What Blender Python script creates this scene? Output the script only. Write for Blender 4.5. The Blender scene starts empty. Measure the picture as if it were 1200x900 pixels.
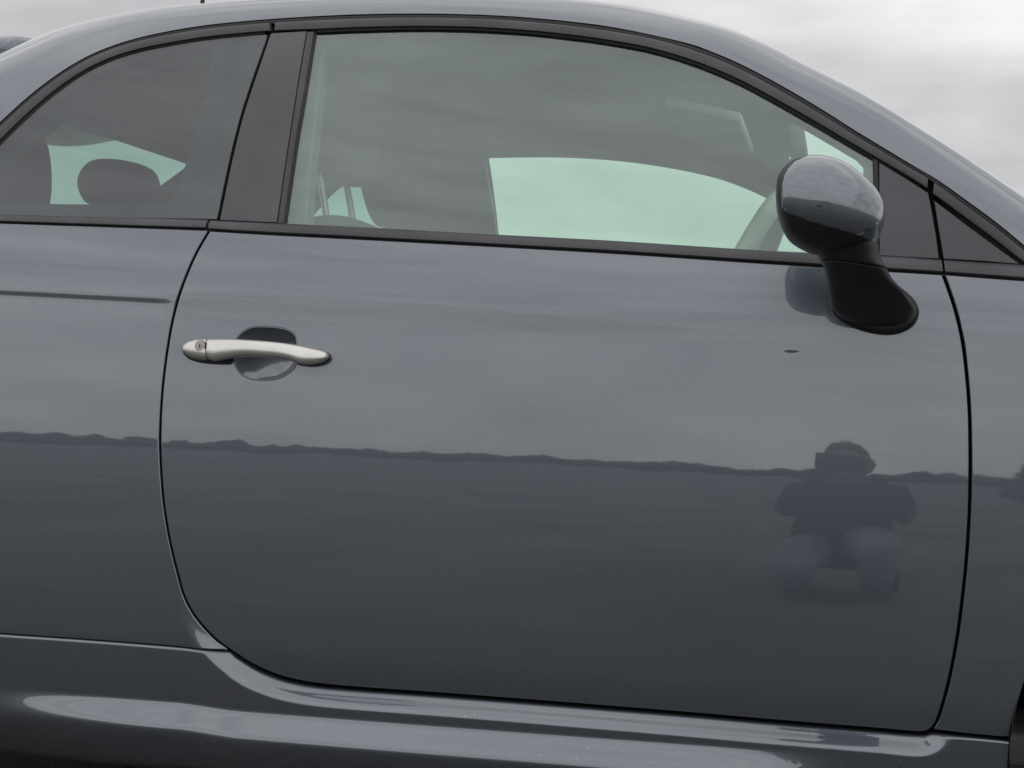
import bpy, bmesh, math, random
import numpy as np
from mathutils import Vector, Matrix
from mathutils.geometry import delaunay_2d_cdt
random.seed(4)
S = bpy.context.scene
R = math.radians

# ------------------------------------------------------------------ camera
CAM = np.array([0.0, -2.15, 0.74])
YAW, PITCH, ROLL, F = R(13.0), R(1.0), R(2.1), 1733.0
_f0 = np.array([-math.sin(YAW) * math.cos(PITCH), math.cos(YAW) * math.cos(PITCH), math.sin(PITCH)])
_r0 = np.array([math.cos(YAW), math.sin(YAW), 0.0])
_u0 = np.cross(_r0, _f0)
RT = _r0 * math.cos(ROLL) + _u0 * math.sin(ROLL)
UP = -_r0 * math.sin(ROLL) + _u0 * math.cos(ROLL)
cd = bpy.data.cameras.new('camera'); cam = bpy.data.objects.new('camera', cd); S.collection.objects.link(cam)
cd.sensor_width = 36.0; cd.lens = 36.0 * F / 1200.0; cd.clip_start = 0.02; cd.clip_end = 3000
cam.matrix_world = Matrix(((RT[0], UP[0], -_f0[0], CAM[0]), (RT[1], UP[1], -_f0[1], CAM[1]), (RT[2], UP[2], -_f0[2], CAM[2]), (0, 0, 0, 1)))
cd.dof.use_dof = False
S.camera = cam

# ------------------------------------------------------------------ world, sun, exposure
SUN_EL, SUN_AZ = R(55), R(200)          # behind the camera, hidden by overcast cloud
w = bpy.data.worlds.new('World'); S.world = w; w.use_nodes = True
nt = w.node_tree; N = nt.nodes; L = nt.links
for n in list(N): N.remove(n)
out = N.new('ShaderNodeOutputWorld'); bg = N.new('ShaderNodeBackground')
sky = N.new('ShaderNodeTexSky'); sky.sky_type = 'NISHITA'; sky.sun_disc = False
sky.sun_elevation = SUN_EL; sky.sun_rotation = SUN_AZ
tc = N.new('ShaderNodeTexCoord'); mp = N.new('ShaderNodeMapping'); mp.inputs['Scale'].default_value = (1.0, 1.0, 2.2)
mp.inputs['Location'].default_value = (1.36, 5.71, 7.81)
n1 = N.new('ShaderNodeTexNoise'); n1.inputs['Scale'].default_value = 3.4; n1.inputs['Detail'].default_value = 5; n1.inputs['Roughness'].default_value = 0.5; n1.inputs['Distortion'].default_value = 0.3
cr = N.new('ShaderNodeValToRGB')
cr.color_ramp.elements[0].position = 0.37; cr.color_ramp.elements[0].color = (4.5, 4.52, 4.56, 1)
cr.color_ramp.elements[1].position = 0.63; cr.color_ramp.elements[1].color = (8.0, 7.95, 7.85, 1)
mx = N.new('ShaderNodeMix'); mx.data_type = 'RGBA'; mx.inputs['Factor'].default_value = 0.95
L.new(tc.outputs['Generated'], mp.inputs['Vector']); L.new(mp.outputs['Vector'], n1.inputs['Vector'])
mp2 = N.new('ShaderNodeMapping'); mp2.inputs['Scale'].default_value = (1.0, 1.0, 9.0)        # thin stratus streaks
n2 = N.new('ShaderNodeTexNoise'); n2.inputs['Scale'].default_value = 3.2; n2.inputs['Detail'].default_value = 6; n2.inputs['Roughness'].default_value = 0.6
L.new(tc.outputs['Generated'], mp2.inputs['Vector']); L.new(mp2.outputs['Vector'], n2.inputs['Vector'])
mxn = N.new('ShaderNodeMix'); mxn.data_type = 'FLOAT'; mxn.inputs[0].default_value = 0.24
L.new(n1.outputs['Fac'], mxn.inputs[2]); L.new(n2.outputs['Fac'], mxn.inputs[3]); L.new(mxn.outputs[0], cr.inputs['Fac'])
L.new(sky.outputs['Color'], mx.inputs[6]); L.new(cr.outputs['Color'], mx.inputs[7])
sx = N.new('ShaderNodeSeparateXYZ'); L.new(tc.outputs['Generated'], sx.inputs[0])      # overcast sky: brighter overhead, (1 + 2 sin e) / 3
mg = N.new('ShaderNodeMapRange'); mg.inputs['From Min'].default_value = 0.0; mg.inputs['From Max'].default_value = 1.0; mg.inputs['To Min'].default_value = 0.95; mg.inputs['To Max'].default_value = 1.04
L.new(sx.outputs['Z'], mg.inputs['Value'])
vm = N.new('ShaderNodeVectorMath'); vm.operation = 'SCALE'; L.new(mx.outputs[2], vm.inputs[0]); L.new(mg.outputs['Result'], vm.inputs['Scale'])
L.new(vm.outputs['Vector'], bg.inputs['Color']); bg.inputs['Strength'].default_value = 0.1
L.new(bg.outputs['Background'], out.inputs['Surface'])
sd = bpy.data.lights.new('sun', 'SUN'); sd.energy = 0.5; sd.angle = R(150); sd.color = (1.0, 0.97, 0.93)
so = bpy.data.objects.new('sun', sd); S.collection.objects.link(so)
_d = Vector((math.sin(SUN_AZ) * math.cos(SUN_EL), math.cos(SUN_AZ) * math.cos(SUN_EL), math.sin(SUN_EL)))
so.rotation_euler = _d.to_track_quat('Z', 'Y').to_euler(); so.location = _d * 20
S.view_settings.view_transform = 'Standard'; S.view_settings.look = 'None'
S.view_settings.exposure = 0.30; S.view_settings.gamma = 1.0

# ------------------------------------------------------------------ materials
def mat(name, col, rough=0.5, metal=0.0, coat=0.0, coat_ior=1.5, coat_rough=0.02, noise=0.0, nscale=40.0, bump=0.0, bscale=300.0, spec=0.5, col2=None):
    m = bpy.data.materials.new(name); m.use_nodes = True
    n = m.node_tree.nodes; l = m.node_tree.links; p = n['Principled BSDF']
    p.inputs['Base Color'].default_value = (*col, 1); p.inputs['Roughness'].default_value = rough
    p.inputs['Metallic'].default_value = metal; p.inputs['Specular IOR Level'].default_value = spec
    p.inputs['Coat Weight'].default_value = coat; p.inputs['Coat IOR'].default_value = coat_ior; p.inputs['Coat Roughness'].default_value = coat_rough
    t = n.new('ShaderNodeTexCoord')
    if noise > 0 or col2:
        a = n.new('ShaderNodeTexNoise'); a.inputs['Scale'].default_value = nscale; a.inputs['Detail'].default_value = 6
        r = n.new('ShaderNodeValToRGB'); r.color_ramp.elements[0].position = 0.3; r.color_ramp.elements[1].position = 0.7
        c2 = col2 or tuple(min(1, c * (1 + noise)) for c in col); c1 = col if col2 else tuple(c * (1 - noise) for c in col)
        r.color_ramp.elements[0].color = (*c1, 1); r.color_ramp.elements[1].color = (*c2, 1)
        l.new(t.outputs['Object'], a.inputs['Vector']); l.new(a.outputs['Fac'], r.inputs['Fac']); l.new(r.outputs['Color'], p.inputs['Base Color'])
    if bump > 0:
        b = n.new('ShaderNodeTexNoise'); b.inputs['Scale'].default_value = bscale; b.inputs['Detail'].default_value = 3
        bb = n.new('ShaderNodeBump'); bb.inputs['Strength'].default_value = bump; bb.inputs['Distance'].default_value = 0.002
        l.new(t.outputs['Object'], b.inputs['Vector']); l.new(b.outputs['Fac'], bb.inputs['Height']); l.new(bb.outputs['Normal'], p.inputs['Normal'])
    return m

def paint_material():
    m = mat('grey_metallic_paint', (0.12, 0.136, 0.165), 0.36, 0.75, 1.0, 2.0, 0.012)
    n = m.node_tree.nodes; l = m.node_tree.links; p = n['Principled BSDF']
    t = n.new('ShaderNodeTexCoord')
    # fine flake grain
    fl = n.new('ShaderNodeTexNoise'); fl.inputs['Scale'].default_value = 900; fl.inputs['Detail'].default_value = 2
    r = n.new('ShaderNodeValToRGB'); r.color_ramp.elements[0].position = 0.35; r.color_ramp.elements[1].position = 0.7
    r.color_ramp.elements[0].color = (0.100, 0.118, 0.148, 1); r.color_ramp.elements[1].color = (0.142, 0.166, 0.205, 1)
    l.new(t.outputs['Object'], fl.inputs['Vector']); l.new(fl.outputs['Fac'], r.inputs['Fac'])
    # road dust specks: tiny cells, only some of them
    v = n.new('ShaderNodeTexVoronoi'); v.inputs['Scale'].default_value = 75; v.inputs['Randomness'].default_value = 1
    lt = n.new('ShaderNodeMath'); lt.operation = 'LESS_THAN'; lt.inputs[1].default_value = 0.10
    sc = n.new('ShaderNodeSeparateColor'); g = n.new('ShaderNodeMath'); g.operation = 'GREATER_THAN'; g.inputs[1].default_value = 0.80
    mu = n.new('ShaderNodeMath'); mu.operation = 'MULTIPLY'
    sz = n.new('ShaderNodeSeparateXYZ'); mr = n.new('ShaderNodeMapRange')
    mr.inputs['From Min'].default_value = 0.55; mr.inputs['From Max'].default_value = 0.30; mr.inputs['To Min'].default_value = 0.12; mr.inputs['To Max'].default_value = 0.60
    mu2 = n.new('ShaderNodeMath'); mu2.operation = 'MULTIPLY'
    l.new(t.outputs['Object'], v.inputs['Vector']); l.new(v.outputs['Distance'], lt.inputs[0]); l.new(v.outputs['Color'], sc.inputs[0]); l.new(sc.outputs[0], g.inputs[0])
    l.new(lt.outputs[0], mu.inputs[0]); l.new(g.outputs[0], mu.inputs[1])
    l.new(t.outputs['Object'], sz.inputs[0]); l.new(sz.outputs['Z'], mr.inputs['Value']); l.new(mu.outputs[0], mu2.inputs[0]); l.new(mr.outputs['Result'], mu2.inputs[1])
    # faint dirt film, stronger towards the sill
    df = n.new('ShaderNodeTexNoise'); df.inputs['Scale'].default_value = 6; df.inputs['Detail'].default_value = 8; df.inputs['Roughness'].default_value = 0.65
    dm = n.new('ShaderNodeMapRange'); dm.inputs['From Min'].default_value = 0.4; dm.inputs['From Max'].default_value = 0.8; dm.inputs['To Max'].default_value = 0.25
    l.new(t.outputs['Object'], df.inputs['Vector']); l.new(df.outputs['Fac'], dm.inputs['Value'])
    dz = n.new('ShaderNodeMath'); dz.operation = 'MULTIPLY'; l.new(dm.outputs['Result'], dz.inputs[0]); l.new(mr.outputs['Result'], dz.inputs[1])
    mx1 = n.new('ShaderNodeMix'); mx1.data_type = 'RGBA'; mx1.inputs[7].default_value = (0.17, 0.16, 0.14, 1)
    l.new(dz.outputs[0], mx1.inputs['Factor']); l.new(r.outputs['Color'], mx1.inputs[6])
    mx2 = n.new('ShaderNodeMix'); mx2.data_type = 'RGBA'; mx2.inputs[7].default_value = (0.36, 0.34, 0.29, 1)
    l.new(mu2.outputs[0], mx2.inputs['Factor']); l.new(mx1.outputs[2], mx2.inputs[6]); l.new(mx2.outputs[2], p.inputs['Base Color'])
    inv = n.new('ShaderNodeMath'); inv.operation = 'MULTIPLY'; inv.inputs[1].default_value = 0.35
    cro = n.new('ShaderNodeMath'); cro.operation = 'ADD'; cro.inputs[1].default_value = 0.02
    l.new(dz.outputs[0], inv.inputs[0]); l.new(inv.outputs[0], cro.inputs[0]); l.new(cro.outputs[0], p.inputs['Coat Roughness'])
    # orange peel in the lacquer
    b = n.new('ShaderNodeTexNoise'); b.inputs['Scale'].default_value = 9; b.inputs['Detail'].default_value = 2.5
    bb = n.new('ShaderNodeBump'); bb.inputs['Strength'].default_value = 0.035; bb.inputs['Distance'].default_value = 0.012
    ms = n.new('ShaderNodeMapping'); ms.inputs['Scale'].default_value = (0.35, 1, 1)
    l.new(t.outputs['Object'], ms.inputs['Vector']); l.new(ms.outputs['Vector'], b.inputs['Vector'])
    l.new(b.outputs['Fac'], bb.inputs['Height']); l.new(bb.outputs['Normal'], p.inputs['Coat Normal'])
    return m

def glass_material(name, tint, refl, rough=0.0, haze=0.0, hazecol=(0.5, 0.55, 0.55), gcol=(0.86, 0.98, 0.97)):
    m = bpy.data.materials.new(name); m.use_nodes = True
    n = m.node_tree.nodes; l = m.node_tree.links
    n.remove(n['Principled BSDF']); o = n['Material Output']
    tr = n.new('ShaderNodeBsdfTransparent'); tr.inputs['Color'].default_value = (*tint, 1)
    gl = n.new('ShaderNodeBsdfGlossy'); gl.inputs['Roughness'].default_value = rough; gl.inputs['Color'].default_value = (*gcol, 1)
    fr = n.new('ShaderNodeFresnel'); fr.inputs['IOR'].default_value = refl
    gm = n.new('ShaderNodeNewGeometry'); iv = n.new('ShaderNodeMath'); iv.operation = 'SUBTRACT'; iv.inputs[0].default_value = 1.0; l.new(gm.outputs['Backfacing'], iv.inputs[1])
    mf = n.new('ShaderNodeMath'); mf.operation = 'MULTIPLY'; l.new(fr.outputs[0], mf.inputs[0]); l.new(iv.outputs[0], mf.inputs[1])   # the pane reflects once, at its outer face
    ms = n.new('ShaderNodeMixShader'); l.new(mf.outputs[0], ms.inputs[0]); l.new(tr.outputs[0], ms.inputs[1]); l.new(gl.outputs[0], ms.inputs[2])
    if haze:      # dust film on the pane
        d = n.new('ShaderNodeBsdfDiffuse'); d.inputs['Color'].default_value = (*hazecol, 1)
        t = n.new('ShaderNodeTexCoord'); z = n.new('ShaderNodeTexNoise'); z.inputs['Scale'].default_value = 7; z.inputs['Detail'].default_value = 7
        mr = n.new('ShaderNodeMapRange'); mr.inputs['From Min'].default_value = 0.25; mr.inputs['From Max'].default_value = 0.75; mr.inputs['To Min'].default_value = haze * 0.75; mr.inputs['To Max'].default_value = haze * 1.25
        l.new(t.outputs['Object'], z.inputs['Vector']); l.new(z.outputs['Fac'], mr.inputs['Value'])
        m2 = n.new('ShaderNodeMixShader'); l.new(mr.outputs['Result'], m2.inputs[0]); l.new(ms.outputs[0], m2.inputs[1]); l.new(d.outputs[0], m2.inputs[2]); l.new(m2.outputs[0], o.inputs['Surface'])
    else: l.new(ms.outputs[0], o.inputs['Surface'])
    return m

M_PAINT = paint_material()
M_GLASS = glass_material('green_tinted_glass', (0.90, 1.0, 0.94), 2.45, haze=0.015)
M_DARKGLASS = glass_material('smoked_quarter_glass', (0.60, 0.74, 0.70), 1.95, haze=0.04, hazecol=(0.40, 0.40, 0.42), gcol=(0.93, 0.94, 1.0))
M_TRIM = mat('weathered_black_plastic', (0.062, 0.060, 0.070), 0.42, noise=0.30, nscale=9, bump=0.25, bscale=700)
M_PILLAR = mat('gloss_faded_pillar_film', (0.040, 0.039, 0.050), 0.36, nscale=7, col2=(0.078, 0.076, 0.088), spec=0.6, coat=0.3, coat_rough=0.3)
M_MATTE = mat('grained_grey_plastic', (0.075, 0.078, 0.088), 0.40, noise=0.08, nscale=14, bump=0.3, bscale=900)
M_RUBBER = mat('black_rubber', (0.012, 0.012, 0.013), 0.55, bump=0.2)
M_BLACK = mat('gap_black', (0.006, 0.006, 0.007), 0.9, spec=0.1)
M_MIRROR = mat('black_mirror_plastic', (0.014, 0.014, 0.016), 0.36, noise=0.2, nscale=20, bump=0.35, bscale=1200)
M_FRIT = mat('printed_frit', (0.050, 0.026, 0.036), 0.5)
M_SILVER = mat('satin_silver', (0.72, 0.705, 0.675), 0.25, 0.9, noise=0.05, nscale=25, bump=0.05, bscale=900)
M_SILVER2 = mat('dull_silver', (0.50, 0.48, 0.44), 0.42, 0.7, noise=0.1, nscale=60)
M_FABRIC = mat('grey_headliner', (0.60, 0.60, 0.58), 0.95, noise=0.1, nscale=80)
M_INTER = mat('dark_cabin_plastic', (0.15, 0.153, 0.155), 0.6, noise=0.15, nscale=20)
M_SEAT = mat('dark_seat_cloth', (0.026, 0.026, 0.028), 0.85, noise=0.25, nscale=120, bump=0.3, bscale=600)
M_WHEELTRIM = mat('ivory_wheel_leather', (0.34, 0.34, 0.32), 0.45, noise=0.08, nscale=40)
M_CHROME = mat('mirror_silvering', (0.85, 0.86, 0.87), 0.03, 1.0)
M_TYRE = mat('tyre_rubber', (0.016, 0.016, 0.016), 0.75, noise=0.3, nscale=60, bump=0.4)

# ------------------------------------------------------------------ pixel -> world helpers (photo pixels, 1200 x 900)
def ray(px, py):
    d = _f0 + RT * ((px - 600.0) / F) + UP * ((450.0 - py) / F)
    return d / np.linalg.norm(d)
def atY(px, py, Y):
    d = ray(px, py); return CAM + d * ((Y - CAM[1]) / d[1])
def P(px, py, surf, off=0.0):
    d = ray(px, py); t = (0 - CAM[1]) / d[1]
    for _ in range(14):
        p = CAM + d * t
        t = (-(float(surf(p[0], p[2])) + off) - CAM[1]) / d[1]
    return CAM + d * t
def XZ(pts, surf, off=0.0): return [(p[0], p[2]) for p in (P(a, b, surf, off) for a, b in pts)]

def spline(pts, step=6.0):
    """Catmull-Rom through pts, sampled about every step units."""
    p = [np.array(q, float) for q in pts]
    if len(p) < 3:
        n = max(1, int(np.linalg.norm(p[1] - p[0]) / step)); return [tuple(p[0] + (p[1] - p[0]) * k / n) for k in range(n + 1)]
    p = [2 * p[0] - p[1]] + p + [2 * p[-1] - p[-2]]
    o = []
    for i in range(1, len(p) - 2):
        a, b, c, d = p[i - 1:i + 3]; n = max(1, int(np.linalg.norm(c - b) / step))
        for k in range(n):
            t = k / n
            # centripetal-ish: plain cardinal with length-scaled tangents
            lb = np.linalg.norm(c - b); m1 = (c - a) / (np.linalg.norm(c - b) + np.linalg.norm(b - a) + 1e-9) * lb; m2 = (d - b) / (np.linalg.norm(d - c) + lb + 1e-9) * lb
            o.append(tuple((2*t**3-3*t**2+1)*b + (t**3-2*t**2+t)*m1 + (-2*t**3+3*t**2)*c + (t**3-t**2)*m2))
    o.append(tuple(p[-2])); return o
def resample(pts, n):
    p = np.array(pts, float); s = np.r_[0, np.cumsum(np.linalg.norm(np.diff(p, axis=0), axis=1))]
    q = np.linspace(0, s[-1], n)
    return np.stack([np.interp(q, s, p[:, k]) for k in range(p.shape[1])], 1)

# ------------------------------------------------------------------ car side surface (outset towards -Y as a function of x, z)
def sstep(t): t = np.clip(t, 0, 1); return t * t * (3 - 2 * t)
def base(x, z):
    x = np.asarray(x, float); z = np.asarray(z, float)
    o = -(z - 0.61) ** 2 / (2 * 2.9) - (x + 0.3) ** 2 / 40.0
    o = o - 0.55 * np.clip(x - 0.42, 0, None) ** 2 - 0.40 * np.clip(-1.50 - x, 0, None) ** 2
    o = o - 1.2 * np.clip(0.36 - z, 0, None) ** 2
    return o
_a = P(60, 346, base); _b = P(1100, 402, base)
XS = P(209, 353, base)[0] - 0.004
def zcrease(x): return _a[2] + (x - _a[0]) * (_b[2] - _a[2]) / (_b[0] - _a[0])
def lower(x, z):
    x = np.asarray(x, float); z = np.asarray(z, float)
    k = sstep((x - XS + 0.035) / 0.075)
    wd = 0.0040 + 0.0140 * k; h = 0.0011 + 0.00088 * k * k - 0.0008 * k * (1 - k) - 0.00035 * sstep((x + 0.7) / 0.7) - 0.0004 * sstep((x + 0.05) / 0.2)
    o = base(x, z) + h * np.tanh((z - zcrease(x)) / wd) - 0.60 * np.clip(z - zcrease(x), 0, None) ** 2
    return o
_c = P(100, 262, lower); _e = P(1050, 317, lower)
def zbelt(x): return _c[2] + (x - _c[0]) * (_e[2] - _c[2]) / (_e[0] - _c[0])
def upper(x, z):
    x = np.asarray(x, float); z = np.asarray(z, float); b = zbelt(x); d = z - b
    dd = np.clip(d, -0.05, None)
    return lower(x, b) - (0.004 + 0.30 * dd + 0.32 * dd * dd)

# shut line of the door (photo pixels)
DOOR_L = [(245.5, 269), (229, 298), (216, 328), (207, 355), (199, 390), (193, 430), (189, 470), (187, 512), (187.5, 535), (189, 562), (191.5, 590), (196, 620), (201, 645), (208, 673), (216, 700), (228, 722), (250, 747), (277, 767), (302, 782), (333, 794), (367, 801), (410, 805.5), (500, 812), (600, 819.5), (700, 827.5), (800, 835.5), (933, 847), (1033, 855), (1066, 858), (1083, 858.5), (1092, 854), (1098, 845), (1104, 828), (1112, 798), (1121, 752), (1128, 700), (1133, 650), (1136, 600), (1137, 560), (1137, 520), (1136, 480), (1133, 440), (1128, 400), (1120, 365), (1112, 340), (1105, 320)]
DOOR_W = XZ(spline(DOOR_L, 5), lower)
DW = np.array(DOOR_W)
def dist_door(x, z):
    x = np.atleast_1d(np.asarray(x, float)); z = np.atleast_1d(np.asarray(z, float)); sh = x.shape
    q = np.stack([x.ravel(), z.ravel()], 1); A = DW[:-1]; B = DW[1:]; AB = B - A; L2 = (AB ** 2).sum(1)
    best = np.full(len(q), 9.0)
    for i0 in range(0, len(q), 4000):
        qq = q[i0:i0 + 4000]
        t = np.clip(((qq[:, None] - A) * AB).sum(2) / L2, 0, 1); pr = A + AB * t[..., None]
        best[i0:i0 + 4000] = np.sqrt(((qq[:, None] - pr) ** 2).sum(2)).min(1)
    return best.reshape(sh)
def px_x(px, py): return P(px, py, lower)[0]
GX0, GX1, GX2, GX3 = px_x(205, 690), px_x(300, 785), px_x(1062, 858), px_x(1150, 880)
_s1 = P(150, 825, lower); _s2 = P(800, 875, lower)
def zband(x): return _s1[2] + (x - _s1[0]) * (_s2[2] - _s1[2]) / (_s2[0] - _s1[0])
BX0, BX1, BX2, BX3 = px_x(-60, 824), px_x(210, 832), px_x(820, 870), px_x(1010, 885)
def flange(x, z):
    d = dist_door(x, z); g = sstep((x - GX0) / (GX1 - GX0)) * (1 - sstep((x - GX2) / (GX3 - GX2)))
    wdt = 0.005 + 0.019 * g
    a = 0.0265 * sstep((d - 0.0005) / 0.0285)
    return g * a
def skirt(x, z):
    x = np.asarray(x, float); z = np.asarray(z, float)
    g = sstep((x - BX0) / (BX1 - BX0)) * (1 - sstep((x - BX2) / (BX3 - BX2)))
    g0 = 0.25 + 0.75 * g
    s = z - zband(x)
    o = lower(x, z) + 0.003 + flange(x, z) + 0.029 * (1 - sstep((s + 0.028) / 0.044)) * g
    o = o + 1.0 * np.clip(0.36 - z, 0, None) ** 2
    o = o - 1.6 * np.clip(zband(x) - 0.030 - z, 0, None) ** 1.5
    return o
def quarter(x, z): return lower(x, z) + flange(x, z)

# ------------------------------------------------------------------ mesh builders
def link(name, me, m, parent=None, smooth=True, kind=None, label=None):
    o = bpy.data.objects.new(name, me); S.collection.objects.link(o)
    if m is not None:
        for mm in (m if isinstance(m, (list, tuple)) else [m]): me.materials.append(mm)
    if smooth is True or isinstance(smooth, float):
        me.shade_smooth()
        if isinstance(smooth, float): me.set_sharp_from_angle(angle=smooth)
    if parent is not None: o.parent = parent
    if kind: o['kind'] = kind
    if label: o['label'] = label
    return o
def mesh(name, v, f):
    me = bpy.data.meshes.new(name); me.from_pydata([tuple(map(float, q)) for q in v], [], f); me.validate(); return me

def surf_normal(surf, x, z):
    h = 0.0008
    ox = (surf(x + h, z) - surf(x - h, z)) / (2 * h); oz = (surf(x, z + h) - surf(x, z - h)) / (2 * h)
    n = np.stack([-ox, -np.ones_like(ox), -oz], -1)       # outward = -Y ; Y=-o(x,z)
    n[..., 0] = -ox; n[..., 2] = -oz
    return n / np.linalg.norm(n, axis=-1, keepdims=True)

def inside(poly, q):
    x, y = q[:, 0], q[:, 1]; r = np.zeros(len(q), bool); n = len(poly)
    for i in range(n):
        x1, y1 = poly[i]; x2, y2 = poly[(i + 1) % n]
        if y1 == y2: continue
        c = ((y1 > y) != (y2 > y)) & (x < (x2 - x1) * (y - y1) / (y2 - y1) + x1); r ^= c
    return r
def segdist(poly, q):
    A = np.array(poly); B = np.roll(A, -1, 0); AB = B - A; L2 = (AB ** 2).sum(1) + 1e-12; o = np.empty(len(q))
    for i0 in range(0, len(q), 3000):
        qq = q[i0:i0 + 3000]; t = np.clip(((qq[:, None] - A) * AB).sum(2) / L2, 0, 1); pr = A + AB * t[..., None]
        o[i0:i0 + 3000] = np.sqrt(((qq[:, None] - pr) ** 2).sum(2)).min(1)
    return o
def clean(poly, eps=0.0007):
    o = []
    for q in poly:
        if not o or math.dist(o[-1], q) > eps: o.append(tuple(q))
    if math.dist(o[0], o[-1]) < eps: o.pop()
    return o
def area(poly): p = np.array(poly); q = np.roll(p, -1, 0); return 0.5 * (p[:, 0] * q[:, 1] - q[:, 0] * p[:, 1]).sum()
def outnorm(p):     # p CCW ; outward mitre vectors
    p = np.array(p); a = p - np.roll(p, 1, 0); b = np.roll(p, -1, 0) - p
    na = np.stack([a[:, 1], -a[:, 0]], 1); nb = np.stack([b[:, 1], -b[:, 0]], 1)
    na /= np.linalg.norm(na, axis=1, keepdims=True) + 1e-12; nb /= np.linalg.norm(nb, axis=1, keepdims=True) + 1e-12
    m = na + nb; m /= np.linalg.norm(m, axis=1, keepdims=True) + 1e-9
    c = np.clip((m * na).sum(1), 0.6, 1); return m / c[:, None]

def panel(name, outline, surf, m, parent=None, off=0.0, gap=0.002, r=0.002, depth=0.012, step=0.014, holes=(), extra=None, back=False, label=None, hole_gap=0.0, hole_depth=None):
    """A sheet-metal / glass panel: outline in world (x, z), laid on the surface, with rounded, folded-in edges."""
    loops = []
    for k, lp in enumerate([outline] + list(holes)):
        lp = clean(lp)
        if (area(lp) > 0) != (k == 0): lp = lp[::-1]       # outer CCW, holes CW -> outnorm points out of the material
        lp = np.array(lp); mv = outnorm(lp)
        lp = lp - mv * (gap if k == 0 else hole_gap)
        loops.append((lp, mv))
    V = []; NN = []; Fc = []
    inner = [lp - mv * r for lp, mv in loops]
    x0, z0 = inner[0].min(0); x1, z1 = inner[0].max(0)
    gx, gz = np.meshgrid(np.arange(x0 + step / 2, x1, step), np.arange(z0 + step / 2, z1, step)); q = np.stack([gx.ravel(), gz.ravel()], 1)
    if extra is not None and len(extra): q = np.vstack([q, np.array(extra)])
    keep = inside([tuple(t) for t in inner[0]], q)
    for h in inner[1:]: keep &= ~inside([tuple(t) for t in h], q)
    q = q[keep]
    for h in inner:
        if len(q): q = q[segdist(h, q) > step * 0.35]
    pts = []; edges = []
    for h in inner:
        s = len(pts); n = len(h); pts += [tuple(t) for t in h]; edges += [(s + i, s + (i + 1) % n) for i in range(n)]
    nb = len(pts); pts += [tuple(t) for t in q]
    vo, eo, fo, ov, _, _ = delaunay_2d_cdt([Vector(t) for t in pts], edges, [], 0, 1e-7)
    A = np.array([tuple(t) for t in vo]); tri = np.array([f for f in fo if len(f) == 3])
    cen = A[tri].mean(1); ok = inside([tuple(t) for t in inner[0]], cen)
    for h in inner[1:]: ok &= ~inside([tuple(t) for t in h], cen)
    tri = tri[ok]
    o = surf(A[:, 0], A[:, 1]) + off; nr = surf_normal(surf, A[:, 0], A[:, 1])
    V = list(np.stack([A[:, 0], -o, A[:, 1]], 1)); NN = list(nr)
    for t in tri:
        a, b, c = A[t]; s = (b[0]-a[0])*(c[1]-a[1]) - (b[1]-a[1])*(c[0]-a[0])
        Fc.append(tuple(int(k) for k in (t if s > 0 else t[::-1])))
    inv = {}
    for i, l in enumerate(ov):
        for k in l: inv[k] = i
    s0 = 0
    for li, (lp, mv) in enumerate(loops):
        n = len(lp); ring = [inv.get(s0 + i, s0 + i) for i in range(n)]; s0 += n
        un = mv / np.linalg.norm(mv, axis=1, keepdims=True)
        dd = depth if (li == 0 or hole_depth is None) else hole_depth
        on = surf_normal(surf, lp[:, 0], lp[:, 1]); 
        side = np.stack([un[:, 0], np.zeros(n), un[:, 1]], 1)
        for t, ins, dp in [(30, r * (1 - math.sin(R(30))), r * (1 - math.cos(R(30)))), (60, r * (1 - math.sin(R(60))), r * (1 - math.cos(R(60)))), (90, 0.0, r), (90, 0.0, dd)]:
            pp = lp - mv * ins; o = surf(pp[:, 0], pp[:, 1]) + off - dp
            s = len(V); V += list(np.stack([pp[:, 0], -o, pp[:, 1]], 1))
            nn = on * math.cos(R(t)) + side * math.sin(R(t)); nn /= np.linalg.norm(nn, axis=1, keepdims=True); NN += list(nn)
            for i in range(n):
                j = (i + 1) % n; Fc.append((ring[i], s + i, s + j, ring[j]))
            ring = [s + i for i in range(n)]
    if back:
        s = len(V); o = surf(A[:, 0], A[:, 1]) + off - depth
        V += list(np.stack([A[:, 0], -o, A[:, 1]], 1)); NN += list(-nr)
        Fc += [tuple(int(k) + s for k in ((t if ((A[t][1][0]-A[t][0][0])*(A[t][2][1]-A[t][0][1]) - (A[t][1][1]-A[t][0][1])*(A[t][2][0]-A[t][0][0])) < 0 else t[::-1]))) for t in tri]
    me = bpy.data.meshes.new(name); me.from_pydata([tuple(map(float, t)) for t in V], [], Fc); me.shade_smooth()
    me.normals_split_custom_set_from_vertices([tuple(map(float, t)) for t in NN])
    return link(name, me, m, parent, smooth=None, label=label)

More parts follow.
